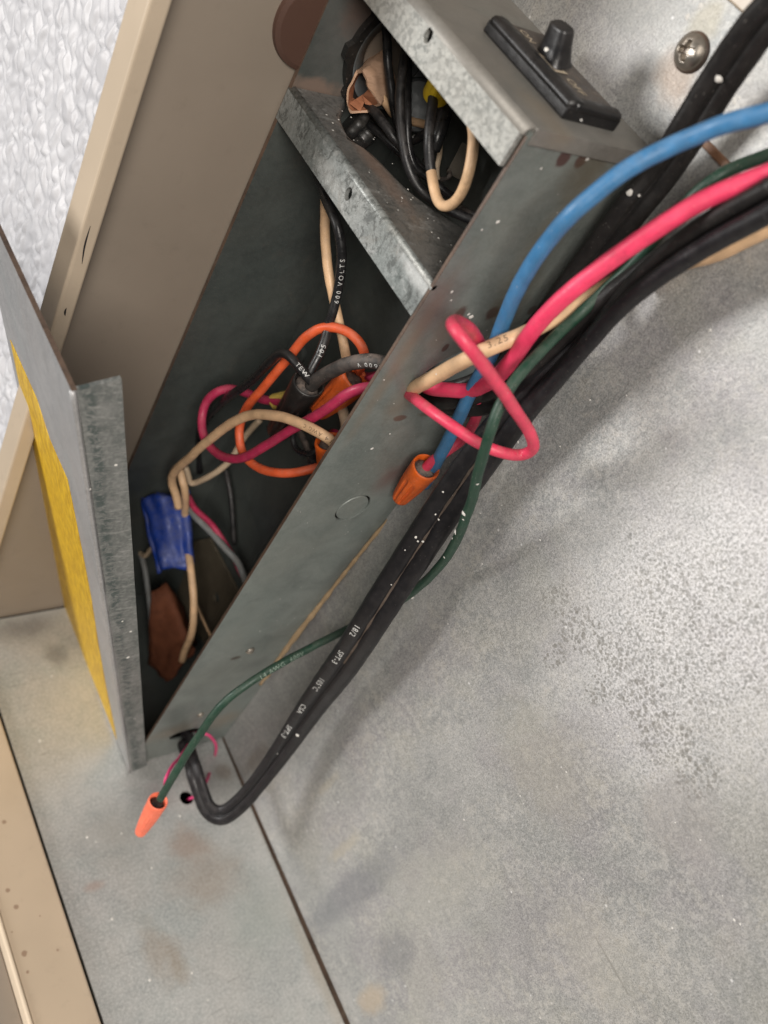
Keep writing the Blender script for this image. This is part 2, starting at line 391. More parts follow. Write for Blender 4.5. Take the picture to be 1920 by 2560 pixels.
def sticker_material():
    n = NT('yellow sticker')
    # fine streaks run along the label
    st = n.noise(130, 4, .65, co=n.map((6, 6, .55), (0, .32, 0)))
    c = n.mix(n.ramp(st, .40, .62), (.50, .285, .006), (.70, .44, .012))
    s2 = n.noise(260, 4, .7, co=n.map((8, 8, .7), (0, .32, 0)))
    c = n.mix(n.math('MULTIPLY', n.ramp(s2, .60, .68), .8), c, (.22, .12, .02))
    s3 = n.noise(200, 3, .6, co=n.map((7, 7, .5), (0, .33, 0)))
    c = n.mix(n.math('MULTIPLY', n.ramp(s3, .63, .70), .5), c, (.85, .66, .16))
    return n.out(c, .42, 0, n.bump(st, .35, .0003), .5)
M['sticker'] = sticker_material()
def liner_material():
    n = NT('white embossed liner')
    c = n.mix(n.ramp(n.noise(90, 4, .6), .35, .7), (.45, .45, .47), (.51, .51, .53))
    return n.out(c, .5, 0, n.bump(n.noise(900, 2), .1, .0001), .3)
M['liner'] = liner_material()

# ------------------------------------------------------------------ object helpers
def tag(o, label=None, cat=None, group=None, kind=None):
    if label: o['label'] = label
    if cat: o['category'] = cat
    if group: o['group'] = group
    if kind: o['kind'] = kind
    return o

def empty(name, loc, label, cat, group=None):
    o = bpy.data.objects.new(name, None)
    COL.objects.link(o)
    o.location = Vector(loc) * MM
    o.empty_display_size = .01
    return tag(o, label, cat, group)

def link(name, me, mat, parent=None, smooth=False):
    """me holds world millimetres; a child keeps them, a thing gets its origin at its own base"""
    o = bpy.data.objects.new(name, me)
    COL.objects.link(o)
    if mat is not None: me.materials.append(mat)
    if smooth:
        for p in me.polygons: p.use_smooth = True
    for v in me.vertices: v.co *= MM
    if parent is not None:
        o.parent = parent
        off = Vector((0, 0, 0)); q = parent
        while q is not None:
            off += q.location; q = q.parent
        o.location = -off
    me.update()
    return o

def rebase(o):
    """origin of a one-mesh thing to the foot of its bounding box"""
    vs = [v.co.copy() for v in o.data.vertices]
    lo = Vector([min(v[i] for v in vs) for i in range(3)]); hi = Vector([max(v[i] for v in vs) for i in range(3)])
    b = Vector(((lo.x + hi.x) / 2, (lo.y + hi.y) / 2, lo.z))
    for v in o.data.vertices: v.co -= b
    o.location = o.location + b
    for c in o.children: c.location = c.location - b
    return o

def mesh_from(name, verts, faces):
    me = bpy.data.meshes.new(name)
    me.from_pydata([tuple(v) for v in verts], [], faces)
    me.validate()
    return me

def circle2(cu, cv, ru, rv=None, n=28, rot=0, wob=0):
    rv = rv or ru
    out = []
    for i in range(n):
        a = 2 * math.pi * i / n
        k = 1 + wob * math.sin(3 * a + 1) + wob * .6 * math.sin(7 * a)
        u, v = ru * math.cos(a) * k, rv * math.sin(a) * k
        out.append((cu + u * math.cos(rot) - v * math.sin(rot), cv + u * math.sin(rot) + v * math.cos(rot)))
    return out

def plate_mesh(name, outline, holes, to3, n, thick):
    """sheet with real holes: outline/holes in 2D, to3(u,v)->Vector, n unit normal of the seen face, thickness goes behind it"""
    loops = [outline] + list(holes)
    tris = tessellate_polygon([[Vector((u, v, 0)) for u, v in l] for l in loops])
    pts = [to3(u, v) for l in loops for u, v in l]
    N = len(pts)
    verts = pts + [p - n * thick for p in pts]
    faces = []
    for t in tris:
        a, b, c = [pts[i] for i in t]
        if (b - a).cross(c - a).dot(n) < 0: t = (t[0], t[2], t[1])
        faces.append(tuple(t)); faces.append((t[0] + N, t[2] + N, t[1] + N))
    k = 0
    for l in loops:
        m = len(l)
        for i in range(m):
            a, b = k + i, k + (i + 1) % m
            faces.append((a, b, b + N, a + N))
        k += m
    me = mesh_from(name, verts, faces)
    bm = bmesh.new(); bm.from_mesh(me); bmesh.ops.recalc_face_normals(bm, faces=bm.faces); bm.to_mesh(me); bm.free()
    return me

def rect(a, b, c, d): return [(a, c), (b, c), (b, d), (a, d)]
XP = lambda lv: (lambda u, v: Vector((lv, u, v)))     # plane x=lv, (u,v)=(y,z)
YP = lambda lv: (lambda u, v: Vector((u, lv, v)))     # (u,v)=(x,z)
ZP = lambda lv: (lambda u, v: Vector((u, v, lv)))     # (u,v)=(x,y)
NX, NY, NZ = Vector((1, 0, 0)), Vector((0, 1, 0)), Vector((0, 0, 1))

def box_mesh(name, lo, hi, bevel=0, seg=2):
    bm = bmesh.new()
    bmesh.ops.create_cube(bm, size=1)
    for v in bm.verts:
        v.co = Vector([lo[i] + (v.co[i] + .5) * (hi[i] - lo[i]) for i in range(3)])
    if bevel: bmesh.ops.bevel(bm, geom=bm.edges[:], offset=bevel, segments=seg, affect='EDGES', profile=.5)
    me = bpy.data.meshes.new(name); bm.to_mesh(me); bm.free()
    return me

def spline(pts, step=.5):
    """centripetal-ish Catmull-Rom through the points, resampled"""
    pts = [Vector(p) for p in pts]
    if len(pts) == 2: pts = [pts[0], (pts[0] + pts[1]) / 2, pts[1]]
    ext = [pts[0] * 2 - pts[1]] + pts + [pts[-1] * 2 - pts[-2]]
    out = []
    for i in range(1, len(ext) - 2):
        p0, p1, p2, p3 = ext[i - 1:i + 3]
        n = max(2, int((p2 - p1).length / step))
        for k in range(n):
            t = k / n
            out.append(.5 * ((2 * p1) + (p2 - p0) * t + (2 * p0 - 5 * p1 + 4 * p2 - p3) * t * t + (3 * p1 - p0 - 3 * p2 + p3) * t ** 3))
    out.append(pts[-1])
    # light smoothing of resampled path
    for _ in range(3):
        out = [out[0]] + [(out[i - 1] + out[i] * 2 + out[i + 1]) / 4 for i in range(1, len(out) - 1)] + [out[-1]]
    return out

def frames(path, hint=None):
    T = []
    hints = None
    if isinstance(hint, list):        # [(t, vector), ...] a cord that twists along its length
        hints = []
        for i in range(len(path)):
            t = i / (len(path) - 1)
            for (t0, v0), (t1, v1) in zip(hint[:-1], hint[1:]):
                if t0 <= t <= t1: hints.append(v0.lerp(v1, (t - t0) / (t1 - t0))); break
            else: hints.append(hint[-1][1])
    for i in range(len(path)):
        a, b = path[max(0, i - 1)], path[min(len(path) - 1, i + 1)]
        T.append((b - a).normalized())
    N = []
    if hints:
        for t, h in zip(T, hints):
            n = h - t * h.dot(t); N.append(n.normalized())
    elif hint is not None:
        for t in T:
            n = hint - t * hint.dot(t); N.append(n.normalized())
    else:
        n = Vector((.636, .419, .648)); n = (n - T[0] * n.dot(T[0])).normalized()
        for t in T:
            n = (n - t * n.dot(t)).normalized(); N.append(n.copy())
    return T, N, [t.cross(n) for t, n in zip(T, N)]

def sweep(name, path, prof, hint=None, caps=True, scale=None, jitter=0):
    """prof: list of (side, normal) offsets in mm"""
    T, N, S = frames(path, hint)
    verts, faces = [], []
    m = len(prof)
    for i, p in enumerate(path):
        k = scale(i / (len(path) - 1)) if scale else 1
        if jitter: k *= 1 + jitter * noise.noise(p * .35)
        for s, n in prof: verts.append(p + S[i] * (s * k) + N[i] * (n * k))
    for i in range(len(path) - 1):
        for j in range(m):
            a, b = i * m + j, i * m + (j + 1) % m
            faces.append((a, b, b + m, a + m))
    if caps:
        faces.append(tuple(reversed(range(m)))); faces.append(tuple(range((len(path) - 1) * m, len(path) * m)))
    me = mesh_from(name, verts, faces)
    bm = bmesh.new(); bm.from_mesh(me); bmesh.ops.recalc_face_normals(bm, faces=bm.faces); bm.to_mesh(me); bm.free()
    return me

def round_prof(r, n=16): return [(r * math.cos(2 * math.pi * i / n), r * math.sin(2 * math.pi * i / n)) for i in range(n)]
def flat_prof(w, h):
    """two moulded conductors side by side: round edges, V groove down the middle, on both faces"""
    r = h / 2; c = w / 2 - r; out = []
    for i in range(9):
        a = -math.pi / 2 + math.pi * i / 8; out.append((c + r * math.cos(a), r * math.sin(a)))
    out += [(c * .55, r * 1.0), (c * .22, r * .97), (c * .10, r * .45), (-c * .10, r * .45), (-c * .22, r * .97), (-c * .55, r * 1.0)]
    for i in range(9):
        a = math.pi / 2 + math.pi * i / 8; out.append((-c + r * math.cos(a), r * math.sin(a)))
    out += [(-c * .55, -r), (-c * .22, -r * .97), (-c * .10, -r * .45), (c * .10, -r * .45), (c * .22, -r * .97), (c * .55, -r)]
    return out

def V(*spec):
    """wire points: (px, py, 'x'|'y'|'z', level)"""
    out = []
    for s in spec:
        if isinstance(s, Vector): out.append(s); continue
        px, py, ax, lv = s
        out.append(P(px, py, **{ax: lv}))
    return out

def grow(pts, d=70):
    # carry a wire on past the edge of the photograph
    return [pts[0] + (pts[0] - pts[1]).normalized() * d] + pts
def plen(path): return sum((path[i + 1] - path[i]).length for i in range(len(path) - 1))
def retime(h, pts, d=70):
    L = plen(spline(pts)); return [((t * L + d) / (L + d) if t else 0, v) for t, v in h]

def text_mesh(body, size, spacing=1.0):
    cu = bpy.data.curves.new('print', 'FONT')
    cu.body = body; cu.size = size; cu.space_character = spacing; cu.resolution_u = 2
    o = bpy.data.objects.new('print', cu); COL.objects.link(o)
    dg = bpy.context.evaluated_depsgraph_get()
    me = bpy.data.meshes.new_from_object(o.evaluated_get(dg))
    COL.objects.unlink(o); bpy.data.objects.remove(o)
    bm = bmesh.new(); bm.from_mesh(me)
    bmesh.ops.triangulate(bm, faces=bm.faces)
    bmesh.ops.subdivide_edges(bm, edges=[e for e in bm.edges if e.calc_length() > size * .25], cuts=1)
    bm.to_mesh(me); bm.free()
    return me

def print_on(wire, path, r, body, size, start, angle, flip=1, hint=None, mat='ink_white', spacing=1.25, flat=None, lift=.03, start_px=None, scale=None):
    """lettering wrapped on a cable. start: mm along the path, angle: position round it (from the side axis), flip: direction of reading"""
    me = text_mesh(body, size, spacing)
    T, N, S = frames(path, hint)
    L = [0]
    for i in range(1, len(path)): L.append(L[-1] + (path[i] - path[i - 1]).length)
    if start_px is not None:
        best = min(range(len(path)), key=lambda i: (PX(path[i])[0] - start_px[0]) ** 2 + (PX(path[i])[1] - start_px[1]) ** 2)
        start = L[best]
    for v in me.vertices:
        s = start + flip * v.co.x
        s = min(max(s, 0), L[-1] - 1e-4)
        i = max(0, min(len(L) - 2, next((k for k in range(len(L) - 1) if L[k + 1] >= s), len(L) - 2)))
        f = (s - L[i]) / max(1e-9, L[i + 1] - L[i])
        p = path[i].lerp(path[i + 1], f); n = N[i].lerp(N[i + 1], f).normalized(); sd = S[i].lerp(S[i + 1], f).normalized()
        h = (v.co.y - size * .35) * flip
        if flat is None:
            a = angle + h / r
            v.co = p + (sd * math.cos(a) + n * math.sin(a)) * (r + lift)
        else:
            k = scale(i / (len(path) - 1)) if scale else 1
            v.co = p + sd * (flat[0] * k - h) + n * (flat[1] * k + lift)
    me.update()
    return link('lettering', me, M[mat], wire)

def wire(name, pts, d, mat, label, cat='wire', group=None, jitter=.03, prof=None, hint=None, parent=None, step=.5, n=16, scale=None):
    path = spline(pts, step)
    if prof is None and parent is None:       # small irregular bends of a handled wire
        amp = .22 if d > 1.2 else .1
        path = [p + Vector((noise.noise(p * .11), noise.noise(p * .11 + Vector((7, 3, 1))), noise.noise(p * .11 + Vector((2, 9, 5))))) * amp
                + Vector((noise.noise(p * .4), noise.noise(p * .4 + Vector((7, 3, 1))), 0)) * (amp * .25) for p in path]
    me = sweep(name, path, prof or round_prof(d / 2, n), hint, jitter=jitter, scale=scale)
    o = link(name, me, M[mat], parent, smooth=True)
    if parent is None: tag(o, label, cat, group)
    return o, path

def lathe(name, A, B, prof, seg=40, flute=None):
    """prof: (t along A->B 0..1, radius mm[, inside]) ; flute(t, angle)->radius factor"""
    ax = (B - A); L = ax.length; ax.normalize()
    u = ax.orthogonal().normalized(); w = ax.cross(u)
    verts, faces = [], []
    for (t, r) in prof:
        for j in range(seg):
            a = 2 * math.pi * j / seg
            k = flute(t, a, r) if flute else 1
            verts.append(A + ax * (t * L) + (u * math.cos(a) + w * math.sin(a)) * (r * k))
    for i in range(len(prof) - 1):
        for j in range(seg):
            a, b = i * seg + j, i * seg + (j + 1) % seg
            faces.append((a, b, b + seg, a + seg))
    faces.append(tuple(range(seg))); faces.append(tuple(range((len(prof) - 1) * seg, len(prof) * seg)))
    me = mesh_from(name, verts, faces)
    bm = bmesh.new(); bm.from_mesh(me); bmesh.ops.recalc_face_normals(bm, faces=bm.faces); bm.to_mesh(me); bm.free()
    return me

def nut(A, B, rm, rt, mat, label, ribs=14, depth=.10, group='twist-on wire nuts'):
    """twist-on connector: open mouth at A, closed fluted tail at B"""
    def flute(t, a, r):
        if t < .30 or t > .985: return 1
        q = min(1, (t - .30) / .08) * min(1, (.985 - t) / .03)
        s = math.cos(ribs * a)
        return 1 - depth * q * (1 / (1 + math.exp(9 * (s + .35))))
    o = link('wire_nut', lathe('wire_nut', A, B, [
        (.42, rm * .50), (.40, rm * .62), (.06, rm * .80), (.0, rm * .86), (-.01, rm * .93), (.01, rm), (.05, rm * 1.03), (.16, rm * 1.0), (.27, rm * .97),
        (.31, rm * .97), (.36, rm * .96 * .97 + rt * .03), (.5, rm * .72 + rt * .28), (.7, rm * .42 + rt * .58), (.88, rm * .14 + rt * .86), (.96, rt), (.985, rt * .93), (1.0, rt * .75)], 120, flute), M[mat], None, True)
    tag(o, label, 'wire nut', group)
    ax = (B - A)
    link('filler', lathe('filler', A + ax * .14, A + ax * .06, [(0, rm * .78), (.7, rm * .76), (1, rm * .45)], 24, lambda t, a, r: 1 + .06 * math.sin(5 * a)), M['dustyblack' if mat != 'nut_coral' else 'blacknut'], o, True)
    return o

# ================================================================== SETTING
ZT = 188.2      # top of the control box
WB = 27.5       # depth of the control box
# galvanised back wall (x = 0), its foot a hair above the floor
hw = plate_mesh('back_wall', rect(-50.2, 330, .9, 208.8), [], XP(0), NX, .8)
o = link('back_wall', hw, M['back']); tag(o, kind='structure')
o = link('back_wall', plate_mesh('back_wall', rect(-120, 330, 211.2, 300), [], XP(-1.2), NX, .8), M['back']); tag(o, kind='structure')
o = link('wall_seam', box_mesh('wall_seam', (-2, 3.5, 193.7), (.35, 12.5, 194.9), .2), M['rusty_edge']); tag(o, kind='structure')
o = link('wall_seam', box_mesh('wall_seam', (-2, -8, 208.9), (.6, 60, 211.1), .3), M['tanpaint']); tag(o, kind='structure')
# galvanised floor (z = 0) with a round hole under the cord
hc = P(467, 1994, z=0)
o = link('floor', plate_mesh('floor', [(.35, -50.2), (53.6, -50.2), (53.6, 330), (1.1, 330), (.95, 60), (.6, 18), (.25, 1.0)], [circle2(hc.x, hc.y, 1.9)], ZP(0), NZ, .8), M['floor']); tag(o, kind='structure')
o = link('underfloor_shade', box_mesh('underfloor_shade', (-6, -60, -30), (62, 330, -14)), M['hole']); tag(o, kind='structure')  # black block standing in for the shade below the floor
o = link('underfloor_shade', box_mesh('underfloor_shade', (-3, -50, -3), (2.2, 330, -.9)), M['rim']); tag(o, kind='structure')  # dark strip under the wall seam, shade of the gap put into its colour
# tan cabinet wall left of the box
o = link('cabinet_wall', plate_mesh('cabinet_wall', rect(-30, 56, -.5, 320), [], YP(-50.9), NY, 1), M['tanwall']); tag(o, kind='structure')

# tan jamb
ja = P(430, 13, y=-46.5); jb = P(375, 0, y=-46.5); jc = P(316, 0, x=jb.x)
o = link('door_jamb', box_mesh('door_jamb', (ja.x, jc.y, -14), (jb.x, -46.5, 330), .55, 3), M['tanpaint'])
tag(o, 'long tan painted metal jamb strip between the white embossed panel and the tan wall', 'door jamb'); rebase(o)
# thin dent marks on the jamb edge
def chip(px, py, px2, py2, w, mat, label_parent):
    a, b = P(px, py, y=-46.42), P(px2, py2, y=-46.42)
    pth = spline([a, a.lerp(b, .5) + Vector((.25, 0, 0)), b], .8)
    me = sweep('scratch', pth, [(w, 0), (0, .08), (-w, 0), (0, -.08)], NY, scale=lambda t: .25 + math.sin(math.pi * t))
    return link('scratch', me, M[mat], label_parent)
chip(226, 565, 205, 660, .13, 'gasket', o)
chip(166, 770, 163, 790, .16, 'gasket', o)
# black gasket beside the jamb and the white liner
gy = jc.y
o = link('gasket', box_mesh('gasket', (jb.x - 5, gy - 3.0, -14), (jb.x - 3.2, gy + .4, 330), .3), M['gasket'])
tag(o, 'thin black rubber gasket between the white panel and the tan jamb', 'gasket'); rebase(o)
def liner():
    x0 = jb.x - 2.6
    y0, y1, z0, z1 = gy - 1.1, gy - 95, -30, 300
    nu, nv = 260, 620
    verts, faces = [], []
    for j in range(nv + 1):
        for i in range(nu + 1):
            y = y0 + (y1 - y0) * i / nu; z = z0 + (z1 - z0) * j / nv
            q = Vector((y * .34, z * .27, 0))
            q += Vector((noise.noise(q * .8), noise.noise(q * .8 + Vector((9, 4, 1))), 0)) * .55
            d, _ = noise.voronoi(q, distance_metric='DISTANCE')
            h = min(1, (d[1] - d[0]) * 1.5)
            h = h * (2 - h)
            h2 = noise.noise(q * 2.2) * .3
            verts.append((x0 + (h * .8 + h2) * 1.0 - .9 * (1 if i == 0 else 0), y, z))
    for j in range(nv):
        for i in range(nu):
            a = j * (nu + 1) + i
            faces.append((a, a + nu + 1, a + nu + 2, a + 1))
    me = mesh_from('embossed_panel', verts, faces)
    o = link('embossed_panel', me, M['liner'], None, True)
    if me.polygons[0].normal.x < 0: me.flip_normals()
    tag(o, 'white pebble-embossed plastic liner panel at the upper left behind the tan jamb', 'wall panel'); rebase(o)
liner()
# tan sill on the floor's left
sa = P(0, 1790, z=1.5)
o = empty('door_sill', (60, 60, -14), 'tan painted metal sill with brown specks beyond the black gap at lower left', 'door sill')
link('sill_top', box_mesh('sill_top', (sa.x, -45.8, -14), (67.6, 330, 1.5), .5, 3), M['tansill'], o)
link('sill_bead', box_mesh('sill_bead', (67.65, -45.8, -14), (68.6, 330, 2.1), .35, 2), M['tanlight'], o)
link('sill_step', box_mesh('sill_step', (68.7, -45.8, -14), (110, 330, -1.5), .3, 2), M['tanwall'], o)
o = link('gap_shade', box_mesh('gap_shade', (53.7, -50, -13.5), (sa.x - .1, 330, -3.5)), M['gasket'])  # black block set in the open gap, standing in for its shade
tag(o, 'black gap shade between the galvanised floor and the tan sill', 'gap shade'); rebase(o)

# brown round plug in the tan wall
bc = P(783, 62, y=-50)
o = link('plug', lathe('plug', Vector((bc.x - 1.5, -50.9, bc.z)), Vector((bc.x - 1.5, -49.9, bc.z)), [(0, 8.2), (.7, 8.0), (1, 7.2)], 48), M['browndisc'], None)
tag(o, 'brown round plug in the tan wall, half hidden behind the box top', 'plug'); rebase(o)

# ================================================================== CONTROL BOX
box = empty('control_box', (14, -25, 0), 'open galvanised steel electrical box fixed to the wall, full of wires', 'electrical box')
# near side (y = 0): wire hole, knockout slits, cord hole, slot
wh = P(1062, 960, y=0)
kn = P(882, 1270, y=0)
ch = P(462, 1835, y=0)
sl = P(1590, 368, y=0)
wire_hole = [(P(px, py, y=0).x, P(px, py, y=0).z) for px, py in
             [(1020, 975), (1050, 940), (1095, 908), (1150, 880), (1190, 870), (1215, 885), (1225, 920), (1215, 975), (1170, 1010), (1100, 1022), (1045, 1012), (1024, 996)]]
wire_hole = [(max(.8, u), v) for u, v in wire_hole]
# knockout: a broken ring
def arc_slot(cu, cv, r0, r1, a0, a1, n=18):
    o = [(cu + r1 * math.cos(a0 + (a1 - a0) * i / n), cv + r1 * math.sin(a0 + (a1 - a0) * i / n)) for i in range(n + 1)]
    return o + [(cu + r0 * math.cos(a1 - (a1 - a0) * i / n), cv + r0 * math.sin(a1 - (a1 - a0) * i / n)) for i in range(n + 1)]
D = math.pi / 180
ks1 = arc_slot(kn.x - .1, kn.z, 3.5, 4.3, 35 * D, 142 * D)
ks2 = arc_slot(kn.x, kn.z, 3.65, 3.95, 165 * D, 378 * D)
side = link('side_wall', plate_mesh('side_wall', rect(.1, WB, .9, ZT - .5), [wire_hole, circle2(kn.x, kn.z, 3.92, n=48), circle2(ch.x, ch.z, 4.6, 2.3, rot=.1)], YP(0), NY, .5), M['box_side'], box)
# rim edge brown line
link('rim_edge', box_mesh('rim_edge', (WB - .05, -.55, .9), (WB + .06, .01, ZT - 1.2)), M['rim'], box)
kd = link('knockout', lathe('knockout', Vector((kn.x - .16, -.85, kn.z - .22)), Vector((kn.x - .16, -.15, kn.z - .22)), [(0, 3.52), (.8, 3.52), (1, 3.4)], 48), M['box_side'], box)
# far side wall with the conduit hole
cc = (9.3, 171.2)
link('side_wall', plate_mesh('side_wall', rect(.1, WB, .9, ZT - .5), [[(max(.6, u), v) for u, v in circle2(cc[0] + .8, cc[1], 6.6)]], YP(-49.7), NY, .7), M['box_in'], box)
link('rim_edge', box_mesh('rim_edge', (WB - .05, -50.45, .9), (WB + .06, -49.68, ZT - 1.2)), M['rim'], box)
bk = P(752, 882, x=.3)
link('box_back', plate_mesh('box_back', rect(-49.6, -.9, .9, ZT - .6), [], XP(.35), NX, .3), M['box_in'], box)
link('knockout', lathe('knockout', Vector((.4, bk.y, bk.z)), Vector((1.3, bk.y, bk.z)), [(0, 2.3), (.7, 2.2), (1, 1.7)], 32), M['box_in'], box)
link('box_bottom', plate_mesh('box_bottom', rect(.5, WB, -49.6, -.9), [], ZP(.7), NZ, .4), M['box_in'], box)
# top cap with front lip and a step over the near side wall
link('box_top', plate_mesh('box_top', rect(.1, WB - .6, -52, .33), [], ZP(ZT + .3), NZ, .8), M['cap'], box)
link('cap_edge', box_mesh('cap_edge', (.4, .02, ZT - 2.1), (WB - .6, .30, ZT + .1), .1), M['cap'], box)
lh = P(1071, 88, x=WB + .9)
lipz = P(1262, 431, x=WB + .9).z
me = plate_mesh('front_lip', rect(-52, -.75, lipz, ZT - 1.2), [circle2(lh.y, lh.z, .85, 1.15)], XP(WB + .9), NX, .8)
link('front_lip', me, M['lip'], box)
def bend(name, c, r, y0, y1, mat, parent, a0=0, a1=90, th=.0):
    pr = [(math.cos((a0 + (a1 - a0) * i / 8) * D), math.sin((a0 + (a1 - a0) * i / 8) * D)) for i in range(9)]
    verts = [Vector((c[0] + r * a, y, c[1] + r * b)) for y in (y0, y1) for a, b in pr] + [Vector((c[0] + (r - .7) * a, y, c[1] + (r - .7) * b)) for y in (y0, y1) for a, b in pr]
    n = 9; F = []
    for i in range(8):
        F += [(i, i + 1, n + i + 1, n + i), (2 * n + i, 3 * n + i, 3 * n + i + 1, 2 * n + i + 1), (i, 2 * n + i, 2 * n + i + 1, i + 1), (n + i, n + i + 1, 3 * n + i + 1, 3 * n + i)]
    return link(name, mesh_from(name, verts, F), mat, parent, True)
bend('lip_bend', (WB - .6, ZT - 1.2), 1.5, -52, -.3, M['cap'], box)
# slot at the top right corner of the side wall
link('slot', box_mesh('slot', (.9, .25, ZT - 1.5), (5.6, .38, ZT - .5), .05), M['hole'], box)
link('slot_tongue', box_mesh('slot_tongue', (1.0, .2, ZT - 2.2), (5.2, .7, ZT - 1.55), .2), M['chrome'], box)

# tray (partition) with its front lip
th_ = P(871, 485, x=WB + .2)
me = plate_mesh('tray_lip', rect(-50.2, -.5, 155.6, 161.2), [circle2(th_.y, th_.z, .85, 1.15)], XP(WB + .2), NX, .8)
link('tray_lip', me, M['tray'], box)
bend('tray_bend', (WB - .75, 161.1), .93, -50.2, .0, M['tray'], box)
curve = [(P(px, py, z=161.9).x, P(px, py, z=161.9).y) for px, py in [(850, 240), (840, 290), (868, 350), (908, 372), (950, 412), (1011, 475), (1071, 520), (1150, 570), (1185, 590)]]
curve = [(u, min(-1.2, max(-49.2, v))) for u, v in curve]
outl = [(WB - .8, -49.4), (WB - .8, -.9)] + [(curve[-1][0], -.9)] + list(reversed(curve)) + [(curve[0][0], -49.4)]
link('tray_top', plate_mesh('tray_top', outl, [], ZP(162.02), NZ, .7), M['tray_top'], box)
# rolled-down rear edge of the tray
pth = spline([Vector((curve[0][0], -49.2, 161.2))] + [Vector((u - .1, v, 161.1)) for u, v in curve], 1)
verts = []; faces = []
for i, p in enumerate(pth):
    for k in range(7):
        a = k / 6 * math.pi / 2
        verts.append(p + Vector((-1.7 * math.sin(a), -.2 * math.sin(a), .92 - 2.6 * (1 - math.cos(a)))))
for i in range(len(pth) - 1):
    for k in range(6): faces.append((i * 7 + k, i * 7 + k + 1, i * 7 + k + 8, i * 7 + k + 7))
link('tray_edge', mesh_from('tray_edge', verts, faces), M['tray_top'], box, True)

def screw(px, py, r, name='screw', y=0, parent=None):
    c = P(px, py, y=y)
    A = Vector((c.x, y, c.z)); B = A + Vector((0, r * .8, 0))
    return link(name, lathe(name, A, B, [(0, r), (.3, r * .92), (.7, r * .6), (1, r * .2)], 14), M['chrome'], parent, True)
screw(625, 1626, 1.15, parent=box)
screw(501, 1786, 1.0, parent=box)

# conduit bushing through the far wall
cb = empty('conduit_bushing', (cc[0], -49.6, cc[1]), 'black notched locknut with grey conduit throat on the inner wall at the top', 'conduit fitting')
def locknut():
    verts, faces = [], []
    seg = 72
    for lay, yy in enumerate((-49.65, -48.3)):
        for ring in (0, 1):
            for j in range(seg):
                a = 2 * math.pi * j / seg
                notch = 1 if math.cos(8 * a + .6) > .55 else 0
                r = (10.9 + .9 * notch) if ring == 0 else 9.6
                verts.append(Vector((max(.7, cc[0] + r * math.cos(a)), yy, cc[1] + r * math.sin(a))))
    for j in range(seg):
        k = (j + 1) % seg
        o0, i0, o1, i1 = 0, seg, 2 * seg, 3 * seg
        faces += [(o0 + j, o0 + k, o1 + k, o1 + j), (i0 + j, i1 + j, i1 + k, i0 + k), (o1 + j, o1 + k, i1 + k, i1 + j), (o0 + j, i0 + j, i0 + k, o0 + k)]
    return mesh_from('locknut', verts, faces)
link('locknut', locknut(), M['blacknut'], cb)
def throat():
    verts, faces = [], []; seg = 64
    prof = [(9.7, -49.2, 0), (9.4, -48.5, 0), (9.0, -48.6, .2), (6.0, -50.0, .8), (5.7, -52, .9), (5.6, -70, .9)]
    for r, yy, dx in prof:
        for j in range(seg):
            a = 2 * math.pi * j / seg
            verts.append(Vector((max(.65, cc[0] + dx + r * math.cos(a)), yy, cc[1] + r * math.sin(a))))
    for i in range(len(prof) - 1):
        for j in range(seg):
            k = (j + 1) % seg
            faces.append((i * seg + j, i * seg + k, (i + 1) * seg + k, (i + 1) * seg + j))
    return mesh_from('throat', verts, faces)
link('throat', throat(), M['conduit'], cb, True)

# tan mounting plate deep in the box
pp = [P(488, 1352, x=1.5), P(523, 1345, x=1.5), P(608, 1505, x=1.5), P(530, 1640, x=1.5), P(440, 1500, x=1.5)]
ph = P(541, 1494, x=1.5)
me = plate_mesh('mounting_plate', [(p.y, p.z) for p in pp], [circle2(ph.y, ph.z, 1.5)], XP(1.6), NX, .8)
link('mounting_plate', me, M['plate'], box)
# ================================================================== LEANING COVER
Bc = Vector((28.7, 1.9, 1.0)); Tc = Vector((72.9, -7.3, 133.8))
u_ = (Tc - Bc).normalized()
g_ = Vector((-.95, 0, .32)); g_ = (g_ - u_ * g_.dot(u_)).normalized()
e_ = u_.cross(g_).normalized()
if e_.y > 0: e_ = -e_
Lc = (Tc - Bc).length
cover = empty('box_cover', Bc, 'loose galvanised box cover leaning outward, with a yellow sticker on its front', 'cover')
CP = lambda a, b: Bc + u_ * a + e_ * b     # a up the fold, b across the front
nn = -g_
link('cover_panel', plate_mesh('cover_panel', [(0, 0), (Lc, 0), (Lc, 53), (0, 53)], [], CP, nn, .8), M['cover'], cover)
FP = lambda a, b: Bc + u_ * a + g_ * b
def flange_faces():
    n = 60; out = []
    for i in range(n + 1):
        a = Lc * i / n; out.append((a, 0))
    for i in range(n + 1):
        a = Lc * (1 - i / n); w = 4.5 + (7.1 - 4.5) * (a / Lc) + .05 * noise.noise(Vector((a * .12, 0, 0)))
        out.append((a, w))
    return out
